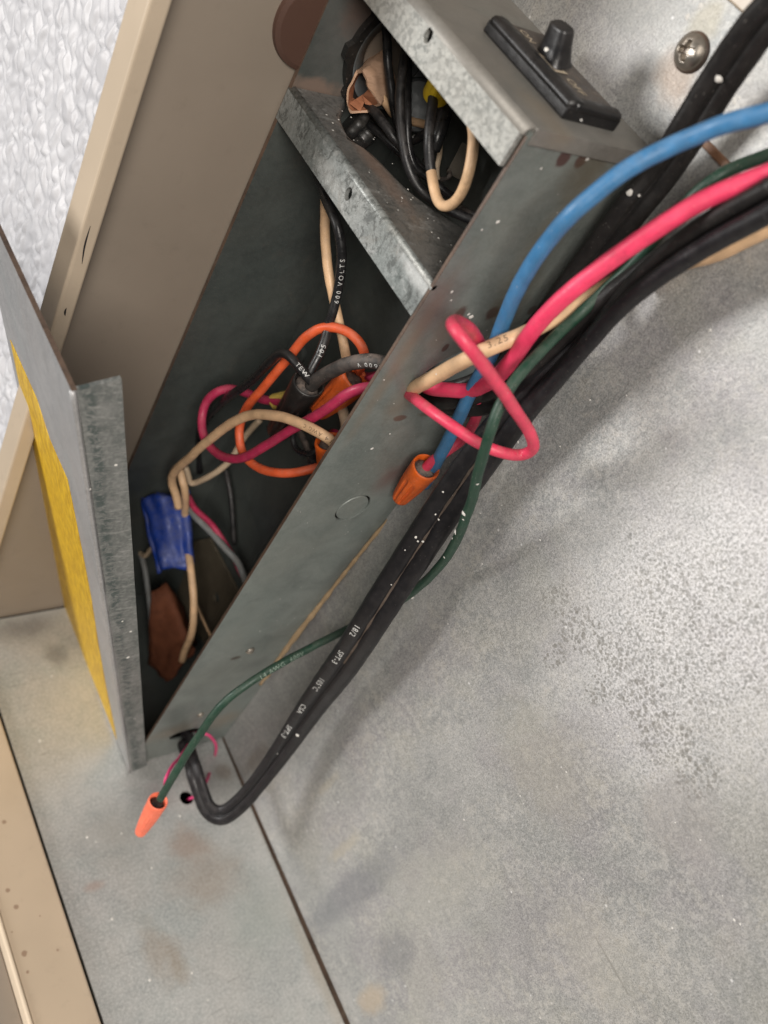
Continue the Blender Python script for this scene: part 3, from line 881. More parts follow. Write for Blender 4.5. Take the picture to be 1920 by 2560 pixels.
def flange_material():
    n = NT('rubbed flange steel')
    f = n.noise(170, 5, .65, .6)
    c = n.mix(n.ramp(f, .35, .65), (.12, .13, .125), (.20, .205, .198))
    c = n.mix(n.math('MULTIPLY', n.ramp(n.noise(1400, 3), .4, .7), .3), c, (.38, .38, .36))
    # row of dark rub marks along the middle of the flange: stripes masked to a band
    sp = n.noise(480, 4, .8, .8, co=n.map((.8, .5, 1.5), (0, .33, 0)))
    d = g_.normalized()
    dot = n.new('ShaderNodeVectorMath', operation='DOT_PRODUCT')
    n.t.links.new(n.co, dot.inputs[0]); dot.inputs[1].default_value = tuple(d)
    b0 = Bc.dot(d) * MM
    w = n.math('ADD', n.math('SUBTRACT', dot.outputs['Value'], b0), n.math('MULTIPLY', n.noise(90, 3), .0028))
    band = n.math('MULTIPLY', n.ramp(w, .0024, .0031), n.ramp(w, .0038, .0050, 1, 0))
    mk = n.math('MULTIPLY', band, n.ramp(sp, .46, .54))
    c = n.mix(n.math('MULTIPLY', mk, .72), c, (.04, .062, .06))
    lo = n.ramp(n.noise(240, 4, .7, co=n.map((1, 1, 6))), .55, .66)
    c = n.mix(n.math('MULTIPLY', lo, .3), c, (.48, .47, .45))
    return n.out(c, .42, .3, n.bump(f, .25, .0003))
M['flange'] = flange_material()
fn = u_.cross(g_).normalized()
if fn.y < 0: fn = -fn
link('cover_flange', plate_mesh('cover_flange', flange_faces(), [], FP, fn, .8), M['flange'], cover)
pth = spline([Bc + u_ * (Lc * i / 30) + fn * (-.15) - g_ * (-.15) for i in range(31)], 2)
link('fold', sweep('fold', pth, round_prof(.42, 8)), M['cover'], cover, True)
link('top_edge', box_mesh('top_edge', (0, 0, 0), (1, 1, 1)), M['rim'], cover)
te = cover.children[-1]
for i, v in enumerate(te.data.vertices):
    q = v.co / MM
    v.co = (CP(Lc + .02 + q.z * .05, q.y * 53) - nn * (.8 * q.x)) * MM
# sticker on the front face
def oncover(px, py, off=.12):
    d = RC @ Vector(((px - 960) / FPX, -(py - 1280) / FPX, -1))
    t = ((Bc + nn * off) - CAM).dot(nn) / d.dot(nn)
    q = CAM + d * t - Bc
    return (q.dot(u_), q.dot(e_))
st = [oncover(*q) for q in [(-30, 770), (25, 850), (92, 1000), (124, 1100), (168, 1200), (181, 1262), (207, 1390), (228, 1500), (245, 1610), (265, 1720), (285, 1815)]]
# left border of the sticker runs just inside the panel's lower edge
bot = [(1.8, 52.4), (1.2, 46), (1.0, 36), (1.1, 22), (1.4, 12)]
st = [(max(1.4, a), b) for a, b in st]
st_ok = [(a, min(b, 52.4)) for a, b in st if -5 < b < 60]
print('sticker', [tuple(round(k, 1) for k in s) for s in st])
fine = []
for i in range(len(st_ok) - 1):
    for k in range(6):
        t = k / 6; a = st_ok[i][0] * (1 - t) + st_ok[i + 1][0] * t; b = st_ok[i][1] * (1 - t) + st_ok[i + 1][1] * t
        fine.append((a + .25 * noise.noise(Vector((a * .9, b * .9, 2))), b))
fine.append(st_ok[-1])
outl = [(s[0], s[1]) for s in fine] + [(1.0, fine[-1][1])] + [(1.0, 52.4)]
me = plate_mesh('sticker', outl, [], lambda a, b: CP(a, b) + nn * .12, nn, .1)
link('sticker', me, M['sticker'], cover)

# ================================================================== TOP SWITCH
Z0 = ZT + .3
swc = empty('selector_switch', (12, -14, Z0), 'black panel switch with tapered lever knob and cream lettering on the box top', 'switch')
c1, c2, c3, c4 = (P(1222, 95, z=Z0), P(1404, 297, z=Z0), P(1528, 330, z=Z0), P(1290, 60, z=Z0))
bx1 = (c1.x + c2.x) / 2; bx0 = 6.8; by0 = c1.y - 2; by1 = c3.y + .2
by1 = (c2.y + c3.y) / 2
link('bezel', box_mesh('bezel', (bx0, by0, Z0 - .05), (bx1, by1, Z0 + 1.9), .3), M['plastic'], swc)
def bar(a, b, w, h, mat, name):
    pth = spline([a, (a + b) / 2, b], .5)
    pr = [(-w / 2, 0), (-w / 2, h * .6), (-w * .36, h * .9), (0, h), (w * .36, h * .9), (w / 2, h * .6), (w / 2, 0)]
    return link(name, sweep(name, pth, pr, NZ), M[mat], swc, True)
zb = Z0 + 1.5
bar(Vector((bx1 - 1.6, by0 + .5, zb)), Vector((bx1 - 1.6, by1 - .3, zb)), 3.3, 1.35, 'plastic', 'bezel_ridge')
bar(Vector((bx1 - 1.6, by1 - 1.1, zb)), Vector((bx0 + .6, by1 - 1.1, zb)), 2.3, 1.2, 'plastic', 'bezel_ridge')
link('face_plate', box_mesh('face_plate', (bx0 + .3, by0 + .5, Z0 + .85), (bx1 - 3.2, by1 - 2.3, Z0 + 2.3), .2), M['faceplate'], swc)
zf = Z0 + 2.33
kb = P(1382, 150, z=zf); kt = P(1407, 62, x=kb.x + 1.5)
print('knob', kb, kt)
def lever(A, B):
    ax = (B - A).normalized()
    u = Vector((0, 1, 0)); u = (u - ax * u.dot(ax)).normalized(); w = ax.cross(u)
    verts, faces = [], []; seg = 28
    prof = [(0, 2.9, 2.4), (.1, 2.7, 2.0), (.45, 2.3, 1.6), (.9, 1.95, 1.35), (.97, 1.85, 1.25), (1.0, 1.6, 1.0)]
    for t, ru, rw in prof:
        for j in range(seg):
            a = 2 * math.pi * j / seg
            c, s = math.cos(a), math.sin(a)
            k = (abs(c) ** 3.2 + abs(s) ** 3.2) ** (-1 / 3.2)
            verts.append(A.lerp(B, t) + u * (ru * c * k) + w * (rw * s * k))
    for i in range(len(prof) - 1):
        for j in range(seg):
            k = (j + 1) % seg; faces.append((i * seg + j, i * seg + k, (i + 1) * seg + k, (i + 1) * seg + j))
    faces.append(tuple(range((len(prof) - 1) * seg, len(prof) * seg)))
    me = mesh_from('lever_knob', verts, faces)
    bm = bmesh.new(); bm.from_mesh(me); bmesh.ops.recalc_face_normals(bm, faces=bm.faces); bm.to_mesh(me); bm.free()
    return me
link('lever_knob', lever(kb, kt), M['plastic'], swc, True)
def flat_text(body, size, origin, ux, uy, parent, mat, spacing=1.0, name='lettering'):
    me = text_mesh(body, size, spacing)
    for v in me.vertices: v.co = origin + ux * v.co.x + uy * v.co.y
    return link(name, me, M[mat], parent)
ux = Vector((0, 1, 0)); uy = Vector((-1, 0, 0))
flat_text('ON', 2.2, Vector((14.2, -23.6, zf + .05)), ux, uy, swc, 'ink_cream')
flat_text('OFF', 2.3, Vector((13.6, -11.6, zf + .05)), ux, uy, swc, 'ink_cream')
# triangular arrow outline in front of the lever
tri = [Vector((15.1, -17.6, zf + .06)), Vector((15.0, -12.6, zf + .06)), Vector((11.6, -12.9, zf + .06))]
pth = [tri[0], tri[1], tri[2], tri[0]]
verts, faces = [], []
cen = (tri[0] + tri[1] + tri[2]) / 3
for p in tri: verts += [p, cen + (p - cen) * .66]
for i in range(3):
    a, b = 2 * i, 2 * ((i + 1) % 3); faces.append((a, b, b + 1, a + 1))
link('arrow_mark', mesh_from('arrow_mark', verts, faces), M['ink_cream'], swc)

# ================================================================== WALL SCREW
sc_ = P(1726, 130, x=.4)
ws = empty('wall_screw', (0, sc_.y, sc_.z), 'large domed cross-head screw in the wall beside the black cord at upper right', 'screw')
def phillips():
    n = 72; R = 2.55; H = 1.75
    verts, faces = [], []
    rings = 26
    for i in range(rings + 1):
        rr = R * (i / rings)
        for j in range(n):
            a = 2 * math.pi * j / n
            y, z = rr * math.cos(a), rr * math.sin(a)
            h = H * math.sqrt(max(0, 1 - (rr / (R * 1.02)) ** 2)) if rr < R else 0
            # cross recess, rotated
            ca, sa = math.cos(.35), math.sin(.35)
            q, w = y * ca + z * sa, -y * sa + z * ca
            m = 0
            for (m1, m2) in ((q, w), (w, q)):
                lenf = max(0, 1 - abs(m1) / 1.45); wid = .50 * (.6 + .4 * lenf)
                if abs(m1) < 1.45 and abs(m2) < wid + .12:
                    m = max(m, min(1, (wid + .12 - abs(m2)) / .16) * min(1, (1.45 - abs(m1)) / .25))
            verts.append(Vector((h - m * 1.25 + .1, y + sc_.y, z + sc_.z)))
    for i in range(rings):
        for j in range(n):
            k = (j + 1) % n
            faces.append((i * n + j, i * n + k, (i + 1) * n + k, (i + 1) * n + j))
    return mesh_from('screw_head', verts, faces)
link('screw_head', phillips(), M['chrome'], ws, True)
link('washer', lathe('washer', Vector((0, sc_.y, sc_.z)), Vector((.5, sc_.y, sc_.z)), [(0, 2.8), (.6, 2.75), (1, 2.5)], 40), M['rim'], ws)

# ================================================================== SEALANT
pth = spline(V((650, 1712, 'y', .25), (730, 1602, 'y', .3), (800, 1512, 'y', .3), (870, 1422, 'y', .3), (940, 1335, 'y', .3), (1012, 1252, 'y', .3)), .7)
o = link('sealant_bead', sweep('sealant_bead', pth, [(-.75, 0), (-.5, .3), (0, .4), (.5, .3), (.75, 0)], Vector((.7, .7, 0)), scale=lambda t: .55 + .45 * math.sin(math.pi * min(1, t * 1.3 + .1)), jitter=.5), M['sealant'], None, True)
tag(o, 'thin tan sealant line along the corner of box side and back wall', 'sealant'); rebase(o)

# ================================================================== WIRES OUTSIDE THE BOX
camdir = Vector((.636, .419, .648))
# flat two-core cords
mp = V((2080, 430, 'x', 13), (1930, 522, 'x', 12), (1790, 598, 'x', 11), (1660, 680, 'x', 10), (1560, 760, 'x', 9), (1470, 850, 'x', 9), (1385, 935, 'x', 9),
       (1300, 1020, 'x', 9), (1230, 1105, 'x', 9), (1160, 1200, 'x', 9), (1085, 1310, 'x', 10), (1000, 1440, 'x', 11), (930, 1550, 'x', 12),
       (865, 1650, 'x', 11), (780, 1765, 'x', 10), (705, 1875, 'x', 10.5), (650, 1950, 'x', 12.5), (600, 2008, 'x', 15), (556, 2038, 'x', 17.5),
       (521, 2024, 'x', 19.5), (500, 1975, 'x', 20), (483, 1920, 'x', 20), (469, 1870, 'y', 4), (463, 1846, 'y', 1), (460, 1832, 'y', -4))
FLAT = Vector((.80, .55, .2)); EDGE = RC @ Vector((-.5, .85, .25))
MH0 = [(0, EDGE), (.16, EDGE), (.34, FLAT), (.66, FLAT), (.80, FLAT + EDGE * .7), (.88, FLAT + EDGE * .55), (.93, camdir), (1, camdir)]
MH = retime(MH0, mp)
TA, TB = retime([(.58, 0), (.76, 0)], mp)
TA, TB = TA[0], TB[0]
MSC = lambda t: 1 - .30 * min(1, max(0, (t - TA) / (TB - TA)))
main, mpath = wire('power_cord', grow(mp), 0, 'spt', 'long black flat cord looping down to the box foot, printed 18/2', 'cord', 'black flat cords',
                   prof=flat_prof(6.9, 2.7), hint=MH, jitter=.02, scale=MSC)
for body, sp in [('18/2', (903, 1555)), ('SPT-3', (858, 1612)), ('105°C', (820, 1690)), ('CSA', (778, 1760)), ('SPT-3', (745, 1815))]:
    print_on(main, mpath, 0, body, 1.75, 0, 0, flip=1, hint=MH, flat=(1.75, 1.37), scale=MSC, lift=.03, start_px=sp, spacing=1.15)
ap = V((2080, -110, 'y', 12), (1985, -20, 'y', 9), (1900, 62, 'y', 7), (1838, 145, 'y', 6), (1778, 235, 'y', 5.5), (1715, 338, 'y', 5.5), (1650, 435, 'y', 5), (1580, 520, 'y', 5), (1510, 612, 'y', 5), (1440, 705, 'y', 5), (1370, 800, 'y', 5),
       (1290, 890, 'y', 5), (1210, 960, 'y', 4.5), (1130, 990, 'y', 2), (1085, 985, 'y', -2), (1050, 970, 'y', -8))
acord, apath = wire('power_cord', grow(ap), 0, 'spt_dusty', 'dusty black flat cord coming down past the domed screw behind the blue wire', 'cord', 'black flat cords',
                    prof=flat_prof(5.4, 2.3), hint=Vector((.75, .62, .2)), jitter=.03)
bp = V((2080, 370, 'x', 12), (1925, 465, 'x', 12), (1790, 540, 'x', 11), (1670, 625, 'x', 10), (1560, 720, 'x', 9), (1470, 810, 'x', 8.5), (1390, 890, 'x', 8),
       (1310, 955, 'x', 8), (1230, 1000, 'y', 7), (1150, 1008, 'y', 3), (1100, 1000, 'y', -1), (1060, 985, 'y', -7))
bcord, bpath = wire('power_cord', grow(bp), 0, 'spt_dusty', 'dust-covered black flat cord under the thick pink-red wire, entering the side hole', 'cord', 'black flat cords',
                    prof=flat_prof(4.8, 2.3), hint=retime([(0, EDGE), (.3, EDGE), (.5, FLAT), (1, FLAT)], bp), jitter=.04)
# far right tan wire under the cords
wire('insulated_wire', grow(V((2060, 470, 'x', 4), (1930, 548, 'x', 4), (1850, 588, 'x', 4), (1770, 624, 'x', 3.5), (1690, 650, 'x', 3), (1600, 695, 'x', 2.5))), 4.0, 'tan_ins',
     'tan wire lying below the black cords at the right edge', group='loose wires outside the box')
# blue
blue, blpath = wire('insulated_wire', grow(V((2080, 215, 'y', 24), (1925, 278, 'y', 20), (1810, 310, 'y', 17), (1690, 362, 'y', 14), (1590, 412, 'y', 12.5), (1500, 472, 'y', 11.5), (1430, 530, 'y', 11),
                                   (1372, 600, 'y', 10), (1325, 670, 'y', 9), (1285, 745, 'y', 8), (1252, 820, 'y', 7), (1222, 900, 'y', 6.5), (1180, 975, 'y', 6),
                                   (1140, 1060, 'y', 6), (1108, 1125, 'y', 5.8), (1080, 1180, 'y', 5), (1062, 1212, 'y', 4.6))), 2.35, 'blue',
     'blue wire curving from the right edge down into the grimy orange wire nut', group='loose wires outside the box')
# thick red
wire('insulated_wire', grow(V((2080, 370, 'y', 26), (1930, 428, 'y', 22), (1830, 470, 'y', 20), (1720, 520, 'y', 18), (1600, 600, 'y', 16.5), (1500, 672, 'y', 15), (1410, 745, 'y', 14),
                         (1330, 830, 'y', 13), (1280, 900, 'y', 12), (1235, 950, 'y', 9.5), (1180, 977, 'y', 6), (1120, 975, 'y', 3), (1075, 968, 'y', -1), (1035, 950, 'y', -8))), 2.55, 'red',
     'thick pink-red wire from the right edge into the box side hole', group='loose wires outside the box')
# thin red loop
wire('insulated_wire', V((985, 960, 'y', -12), (1010, 975, 'y', -4), (1030, 992, 'y', 1.5), (1075, 1025, 'y', 8), (1130, 1065, 'y', 13), (1190, 1105, 'y', 17), (1250, 1130, 'y', 20), (1300, 1138, 'y', 21), (1332, 1122, 'y', 22),
                         (1325, 1080, 'y', 22), (1290, 1025, 'y', 21), (1240, 955, 'y', 20), (1190, 890, 'y', 18.5), (1148, 835, 'y', 16), (1132, 810, 'y', 13), (1150, 806, 'y', 9.5), (1182, 830, 'y', 7.5), (1200, 865, 'y', 6),
                         (1205, 920, 'y', 5.5), (1200, 985, 'y', 5), (1185, 1050, 'y', 6), (1155, 1098, 'y', 6), (1115, 1130, 'y', 6), (1080, 1155, 'y', 5), (1052, 1185, 'y', 4.5)), 1.9, 'redthin',
     'thin pink-red wire making a wide open loop in front of the side hole', group='loose wires outside the box')
# tan into the hole
tanw, tpath = wire('insulated_wire', V((985, 1010, 'y', -8), (1015, 990, 'y', -3), (1042, 968, 'y', 1.2), (1100, 935, 'y', 5), (1170, 895, 'y', 8.5), (1240, 862, 'y', 10), (1310, 835, 'y', 11), (1380, 800, 'y', 11), (1440, 765, 'y', 10.5), (1500, 725, 'y', 9.5), (1570, 680, 'y', 9)), 2.45, 'tan_ins',
     'thick tan wire crossing under the red loop into the side hole', group='loose wires outside the box')
print_on(tanw, tpath, 1.23, '3.25', 1.5, 0, 95 * D, flip=1, mat='ink_dark', start_px=(1218, 868), lift=.02)
# green
grn, gpath = wire('insulated_wire', grow(V((2080, 320, 'y', 16), (1930, 385, 'y', 14.5), (1800, 440, 'y', 14), (1700, 520, 'y', 13), (1600, 640, 'y', 13), (1520, 720, 'y', 12.5), (1440, 795, 'y', 13), (1365, 865, 'y', 15), (1300, 935, 'y', 17), (1258, 1000, 'y', 19), (1228, 1075, 'y', 21),
                        (1203, 1160, 'y', 22), (1178, 1250, 'y', 22), (1148, 1335, 'y', 22), (1100, 1415, 'y', 21), (1040, 1475, 'y', 18.5), (980, 1515, 'y', 15), (920, 1550, 'y', 12), (855, 1580, 'y', 10.5),
                        (780, 1618, 'y', 11), (700, 1660, 'y', 12), (620, 1710, 'y', 13), (550, 1768, 'y', 14), (495, 1840, 'y', 15.5), (455, 1905, 'y', 17), (425, 1955, 'y', 18.5), (400, 1998, 'y', 20))), 1.75, 'green',
     'dark green printed wire curving under the black cord to the coral wire nut', group='loose wires outside the box')
print_on(grn, gpath, .95, 'CLASS K', 1.35, 0, 80 * D, flip=-1, mat='ink_white', start_px=(975, 1522), spacing=1.2, lift=.02)
print_on(grn, gpath, .95, '14 AWG  600V', 1.45, 0, 80 * D, flip=-1, mat='ink_dim', start_px=(645, 1695), spacing=1.2, lift=.02)
# thin pink leads at the lower left
wire('thin_lead', V((408, 2000, 'y', 19), (412, 1975, 'y', 18), (415, 1945, 'y', 17), (432, 1912, 'y', 14), (452, 1890, 'y', 10), (470, 1862, 'y', 3.5), (478, 1845, 'y', -2)), .75, 'pinkthin',
     'thin pink lead twisted beside the green wire into the coral wire nut', group='thin pink leads', step=.3)
wire('thin_lead', V((480, 1830, 'y', -3), (500, 1832, 'y', 1.5), (525, 1840, 'y', 3.5), (540, 1868, 'y', 4), (532, 1910, 'y', 4.5), (515, 1955, 'z', 5), (495, 1985, 'z', 3), (478, 1995, 'z', .5), (468, 1998, 'z', -4)), .75, 'pinkthin',
     'thin pink lead curving from the cord hole to the small floor hole', group='thin pink leads', step=.3)

# outside nuts
a = P(1066, 1166, y=5.0); b = P(1000, 1246, y=2.6)
nut(a, b, 2.7, 1.75, 'nut_orange', 'grimy orange wire nut on the blue wire against the box side', ribs=9, depth=.22)
a = P(396, 2002, y=19.7); b = P(350, 2082, y=21)
nut(a, b, 2.2, 1.35, 'nut_coral', 'clean coral wire nut hanging at lower left on the green wire', ribs=18, depth=.05)

# ================================================================== WIRES IN THE LOWER PART OF THE BOX
IN = 'wires inside the box'
G = lambda px, py, x: (px, py, 'x', x)
# tan + black drops from the tray
wire('insulated_wire', V(G(800, 400, 12), G(812, 470, 15), G(813, 530, 17), G(814, 600, 18), G(820, 680, 18), G(834, 745, 17), G(848, 800, 16), G(857, 845, 15), G(864, 890, 14), G(868, 940, 12), G(868, 1000, 10)), 1.85, 'tan_ins',
     'tan wire dropping vertically from below the tray', group=IN)
w, p_ = wire('insulated_wire', V(G(785, 400, 16), G(802, 465, 20), G(820, 515, 21), G(842, 560, 21), G(854, 610, 20), G(854, 665, 19), G(846, 725, 18), G(834, 775, 18), G(823, 815, 18), G(812, 855, 19), G(797, 893, 20), G(779, 925, 21), G(765, 950, 21.5)), 1.8, 'blackshiny',
     'shiny black wire beside the tan drop, printed VOLTS', group=IN)
print_on(w, p_, .9, '600 VOLTS', 1.25, 0, 90 * D, flip=-1, start_px=(837, 752), spacing=1.55, lift=.02)
print_on(w, p_, .9, '105', 1.35, 0, 88 * D, flip=-1, start_px=(797, 895), spacing=1.35, lift=.02)
# TEW black
w, p_ = wire('insulated_wire', V(G(778, 955, 21), G(762, 935, 22.5), G(736, 903, 23.5), G(716, 886, 23.5), G(695, 888, 23.5), G(668, 913, 23), G(635, 945, 22), G(595, 976, 21), G(552, 1010, 19), G(522, 1040, 17), G(502, 1075, 14), G(495, 1130, 10), G(500, 1180, 7)), 1.85, 'blackshiny',
     'shiny black wire bent sharply out of the black nut, printed TEW', group=IN)
print_on(w, p_, .93, 'TEW', 1.15, 0, 85 * D, flip=-1, start_px=(744, 908), spacing=1.2, lift=.02)
# dusty 600 V
w, p_ = wire('insulated_wire', V(G(778, 965, 20), G(800, 945, 21), G(835, 925, 22), G(875, 909, 22.5), G(920, 903, 22), G(965, 908, 20.5), G(1010, 920, 17), G(1060, 940, 14)), 2.6, 'dustyblack',
     'dust-coated thick black wire from the black nut toward the side hole, printed 600 V', group=IN)
print_on(w, p_, 1.3, 'C  600 V', 1.15, 0, 75 * D, flip=-1, start_px=(985, 912), spacing=1.5, lift=.03)
# orange loop
wire('insulated_wire', V(G(880, 950, 10), G(905, 910, 13), G(912, 885, 14), G(903, 862, 15), G(884, 838, 16), G(858, 821, 17), G(830, 816, 18), G(800, 821, 19), G(770, 839, 20), G(744, 865, 20.5), G(720, 897, 21), G(690, 932, 21.5), G(655, 972, 21.5), G(620, 1015, 21), G(602, 1052, 21), G(597, 1092, 21), G(606, 1132, 21), G(630, 1160, 21), G(665, 1178, 21), G(711, 1183, 20), G(755, 1178, 18), G(800, 1167, 15), G(850, 1150, 12)), 1.85, 'orange_ins',
     'orange wire bent into a tall oval loop inside the box', group=IN)
# magenta loop
wire('insulated_wire', V(G(720, 1010, 13), G(689, 1004, 14), G(653, 996, 15), G(612, 980, 17), G(575, 972, 19), G(541, 981, 21), G(515, 1006, 22), G(504, 1040, 22.5), G(506, 1077, 23), G(521, 1113, 23), G(550, 1139, 23.5), G(588, 1147, 24), G(625, 1136, 24), G(665, 1113, 24), G(710, 1085, 24), G(762, 1055, 24.2), G(816, 1020, 24.2), G(868, 985, 24), G(905, 971, 23), G(945, 968, 21), G(990, 968, 18), G(1030, 970, 14)), 1.9, 'magenta',
     'magenta-red wire looping left from the yellow nut and back to the side hole', group=IN)
# tan arc to the blue tape
w, p_ = wire('insulated_wire', V(G(880, 1150, 18), G(845, 1117, 22), G(816, 1093, 24.5), G(765, 1065, 26), G(708, 1043, 26.5), G(653, 1035, 26.5), G(617, 1039, 26), G(581, 1056, 25.5), G(545, 1082, 25), G(508, 1112, 24), G(472, 1146, 23), G(447, 1168, 22), G(432, 1190, 21), G(432, 1215, 20), G(440, 1240, 19), G(446, 1270, 18)), 2.0, 'tan_ins',
     'tan wire arching over the loops down into the blue tape', group=IN)
print_on(w, p_, 1.0, '14 AWG C', 1.0, 0, 100 * D, flip=1, mat='ink_dark', start_px=(830, 1103), spacing=1.3, lift=.02)
wire('insulated_wire', V(G(650, 1050, 6), G(610, 1094, 7), G(574, 1152, 9), G(527, 1188, 11), G(487, 1208, 12), G(474, 1208, 13), G(470, 1190, 14), G(463, 1168, 15)), 1.5, 'tan_dim',
     'dim thin tan wire with a sharp kink behind the loops', group=IN)
wire('insulated_wire', V(G(450, 1175, 17), G(455, 1200, 17), G(462, 1232, 16), G(462, 1290, 12.5), G(466, 1350, 11.5), G(476, 1415, 13), G(483, 1475, 13.5), G(485, 1532, 13.5), G(480, 1580, 13), G(463, 1625, 12), G(455, 1650, 11)), 1.9, 'tan_ins',
     'tan wire hanging out of the bottom of the blue tape', group=IN)
wire('insulated_wire', V(G(470, 1240, 12), G(485, 1270, 12), G(508, 1292, 11), G(537, 1322, 10), G(562, 1358, 8), G(585, 1395, 6), G(605, 1440, 5)), 1.5, 'magenta', 'dim pink wire slanting right below the blue tape', group=IN)
wire('insulated_wire', V(G(466, 1262, 12), G(488, 1292, 12), G(529, 1333, 10.5), G(565, 1372, 9), G(594, 1405, 7), G(612, 1450, 6), G(625, 1490, 5)), 1.7, 'grey_ins', 'grey wire slanting right below the blue tape', group=IN)
wire('insulated_wire', V(G(560, 1160, 4), G(575, 1220, 4), G(582, 1290, 3.5), G(585, 1360, 3)), 1.3, 'black', 'thin black wire low against the box back wall', group=IN)
wire('insulated_wire', V(G(335, 1360, 13), G(356, 1400, 13), G(370, 1480, 12.5), G(378, 1560, 12), G(378, 1660, 11)), 1.5, 'grey_ins', 'dark grey wire in the shade beside the cover flange', group=IN)
wire('insulated_wire', V(G(400, 1350, 12), G(378, 1370, 12.5), G(360, 1390, 13), G(345, 1375, 13)), 1.3, 'tan_dim', 'short tan wire end left of the blue tape', group=IN)
wire('insulated_wire', V(G(488, 1505, 5), G(505, 1545, 5), G(522, 1580, 5), G(540, 1615, 5)), .7, 'tan_ins', 'very thin pale wire crossing the olive plate', group=IN, step=.4)
# dark tangle
wire('insulated_wire', V(G(745, 1060, 12), G(733, 1090, 14), G(738, 1115, 14), G(755, 1131, 14), G(778, 1133, 14), G(800, 1118, 13), G(805, 1095, 11), G(790, 1080, 10)), 1.3, 'blackshiny', 'small shiny black wire ring below the black nut', group=IN)
wire('insulated_wire', V(G(770, 1060, 10), G(785, 1080, 12), G(800, 1105, 12), G(812, 1140, 11), G(800, 1165, 10), G(780, 1150, 10), G(790, 1120, 10)), 1.8, 'black', 'black wire knot beside the lower orange nut', group=IN)
wire('insulated_wire', V(G(750, 1080, 8), G(765, 1110, 9), G(776, 1150, 9), G(790, 1190, 8), G(806, 1225, 7)), 1.5, 'dustyblack', 'dusty black wire hanging below the tangle', group=IN)
wire('insulated_wire', V(G(852, 1010, 12), G(862, 1040, 13), G(866, 1070, 13), G(858, 1105, 13), G(850, 1140, 12)), 2.1, 'tan_dim', 'dusty pale wire between the two orange nuts', group=IN)
wire('insulated_wire', V(G(900, 940, 9), G(925, 945, 10), G(955, 940, 10), G(990, 950, 10)), 2.2, 'magenta', 'magenta wire end in the mouth of the slanting orange nut', group=IN)
# nuts inside
nut(P(773, 956, x=21), P(694, 1080, x=17), 3.1, 2.5, 'blacknut', 'black wire nut joining the TEW and dusty wires inside the box', ribs=10, depth=.10)
nut(P(893, 945, x=13.5), P(795, 1030, x=15), 3.1, 2.0, 'nut_red', 'slanting red-orange wire nut behind the magenta wire', ribs=10, depth=.08)
nut(P(826, 1104, x=20), P(828, 1190, x=17), 2.9, 2.2, 'nut_orange', 'orange wire nut half hidden behind the box rim', ribs=10, depth=.08)
nut(P(684, 1005, x=13.5), P(750, 985, x=11), 1.7, 1.3, 'nut_yellowdim', 'dim yellow wire nut behind the black nut', ribs=10, depth=.08)
# torn sheath
o = link('torn_sheath', sweep('torn_sheath', spline(V(G(820, 1090, 15), G(838, 1083, 16), G(860, 1096, 15)), .4), [(-.9, 0), (0, .15), (.9, .3), (.2, -.15)]), M['magenta'], None, True)
tag(o, 'torn piece of pinkish sheath above the half-hidden orange nut', 'torn sheath'); rebase(o)

# blue tape bundle
def tape():
    path = spline(V(G(412, 1236, 16), G(420, 1290, 15.5), G(429, 1350, 15), G(441, 1420, 14.5)), .6)
    T, N, S = frames(path, camdir)
    verts, faces = [], []; m = 40
    for i, p in enumerate(path):
        t = i / (len(path) - 1)
        hwid = 5.9 - 1.3 * t; th = 2.3 - .3 * t
        for j in range(m):
            a = 2 * math.pi * j / m
            fold = .8 * math.cos(4 * a + 2.2 * t) + .6 * math.cos(7 * a + 2 - 3 * t) + 1.1 * noise.noise(Vector((math.cos(a) * 1.6, math.sin(a) * 1.6, t * 4)))
            rr = 1 + .045 * fold + .04 * noise.noise(Vector((math.cos(a) * 2, math.sin(a) * 2, t * 5)))
            ragged = .7 * math.sin(3 * a + 1) if i in (0, len(path) - 1) else 0
            verts.append(p + S[i] * (hwid * math.cos(a) * rr) + N[i] * (th * math.sin(a) * rr + .5 * fold) + T[i] * ragged)
    for i in range(len(path) - 1):
        for j in range(m):
            k = (j + 1) % m; faces.append((i * m + j, i * m + k, (i + 1) * m + k, (i + 1) * m + j))
    me = mesh_from('tape_wrap', verts, faces)
    o = link('tape_wrap', me, M['tape'], None, True)
    mod = o.modifiers.new('thickness', 'SOLIDIFY'); mod.thickness = .0003
    tag(o, 'crumpled blue electrical tape wrapped round a bundle of tan wires', 'electrical tape')
    rebase(o)
tape()
# folded brown fibre paper at the box foot
def folded(pts, name, mat, label):
    quads = pts
    verts = [v for q in quads for v in q]; faces = [tuple(range(4 * i, 4 * i + 4)) for i in range(len(quads))]
    o = link(name, mesh_from(name, verts, faces), M[mat], None)
    bm = bmesh.new(); bm.from_mesh(o.data)
    bmesh.ops.remove_doubles(bm, verts=bm.verts, dist=1e-6)
    bmesh.ops.subdivide_edges(bm, edges=bm.edges[:], cuts=7, use_grid_fill=True)
    for v in bm.verts:
        q = v.co / MM
        v.co += Vector((noise.noise(q * .3), noise.noise(q * .3 + Vector((4, 4, 4))), noise.noise(q * .9) * .6)) * (.9 * MM)
    bm.to_mesh(o.data); bm.free()
    for p in o.data.polygons: p.use_smooth = True
    mod = o.modifiers.new('thickness', 'SOLIDIFY'); mod.thickness = .0005
    tag(o, label, 'fibre paper'); rebase(o)
    return o
q1 = [P(375, 1480, x=14), P(415, 1462, x=10), P(470, 1600, x=8), P(375, 1660, x=12)]
q2 = [P(375, 1660, x=12), P(470, 1600, x=8), P(490, 1625, x=9), P(418, 1706, x=11)]
q3 = [P(415, 1462, x=10), P(445, 1500, x=4), P(488, 1612, x=3), P(470, 1600, x=8)]
folded([q1, q2, q3], 'fibre_sleeve', 'fibre_dark', 'folded orange-brown fibre paper in the dark at the box foot')

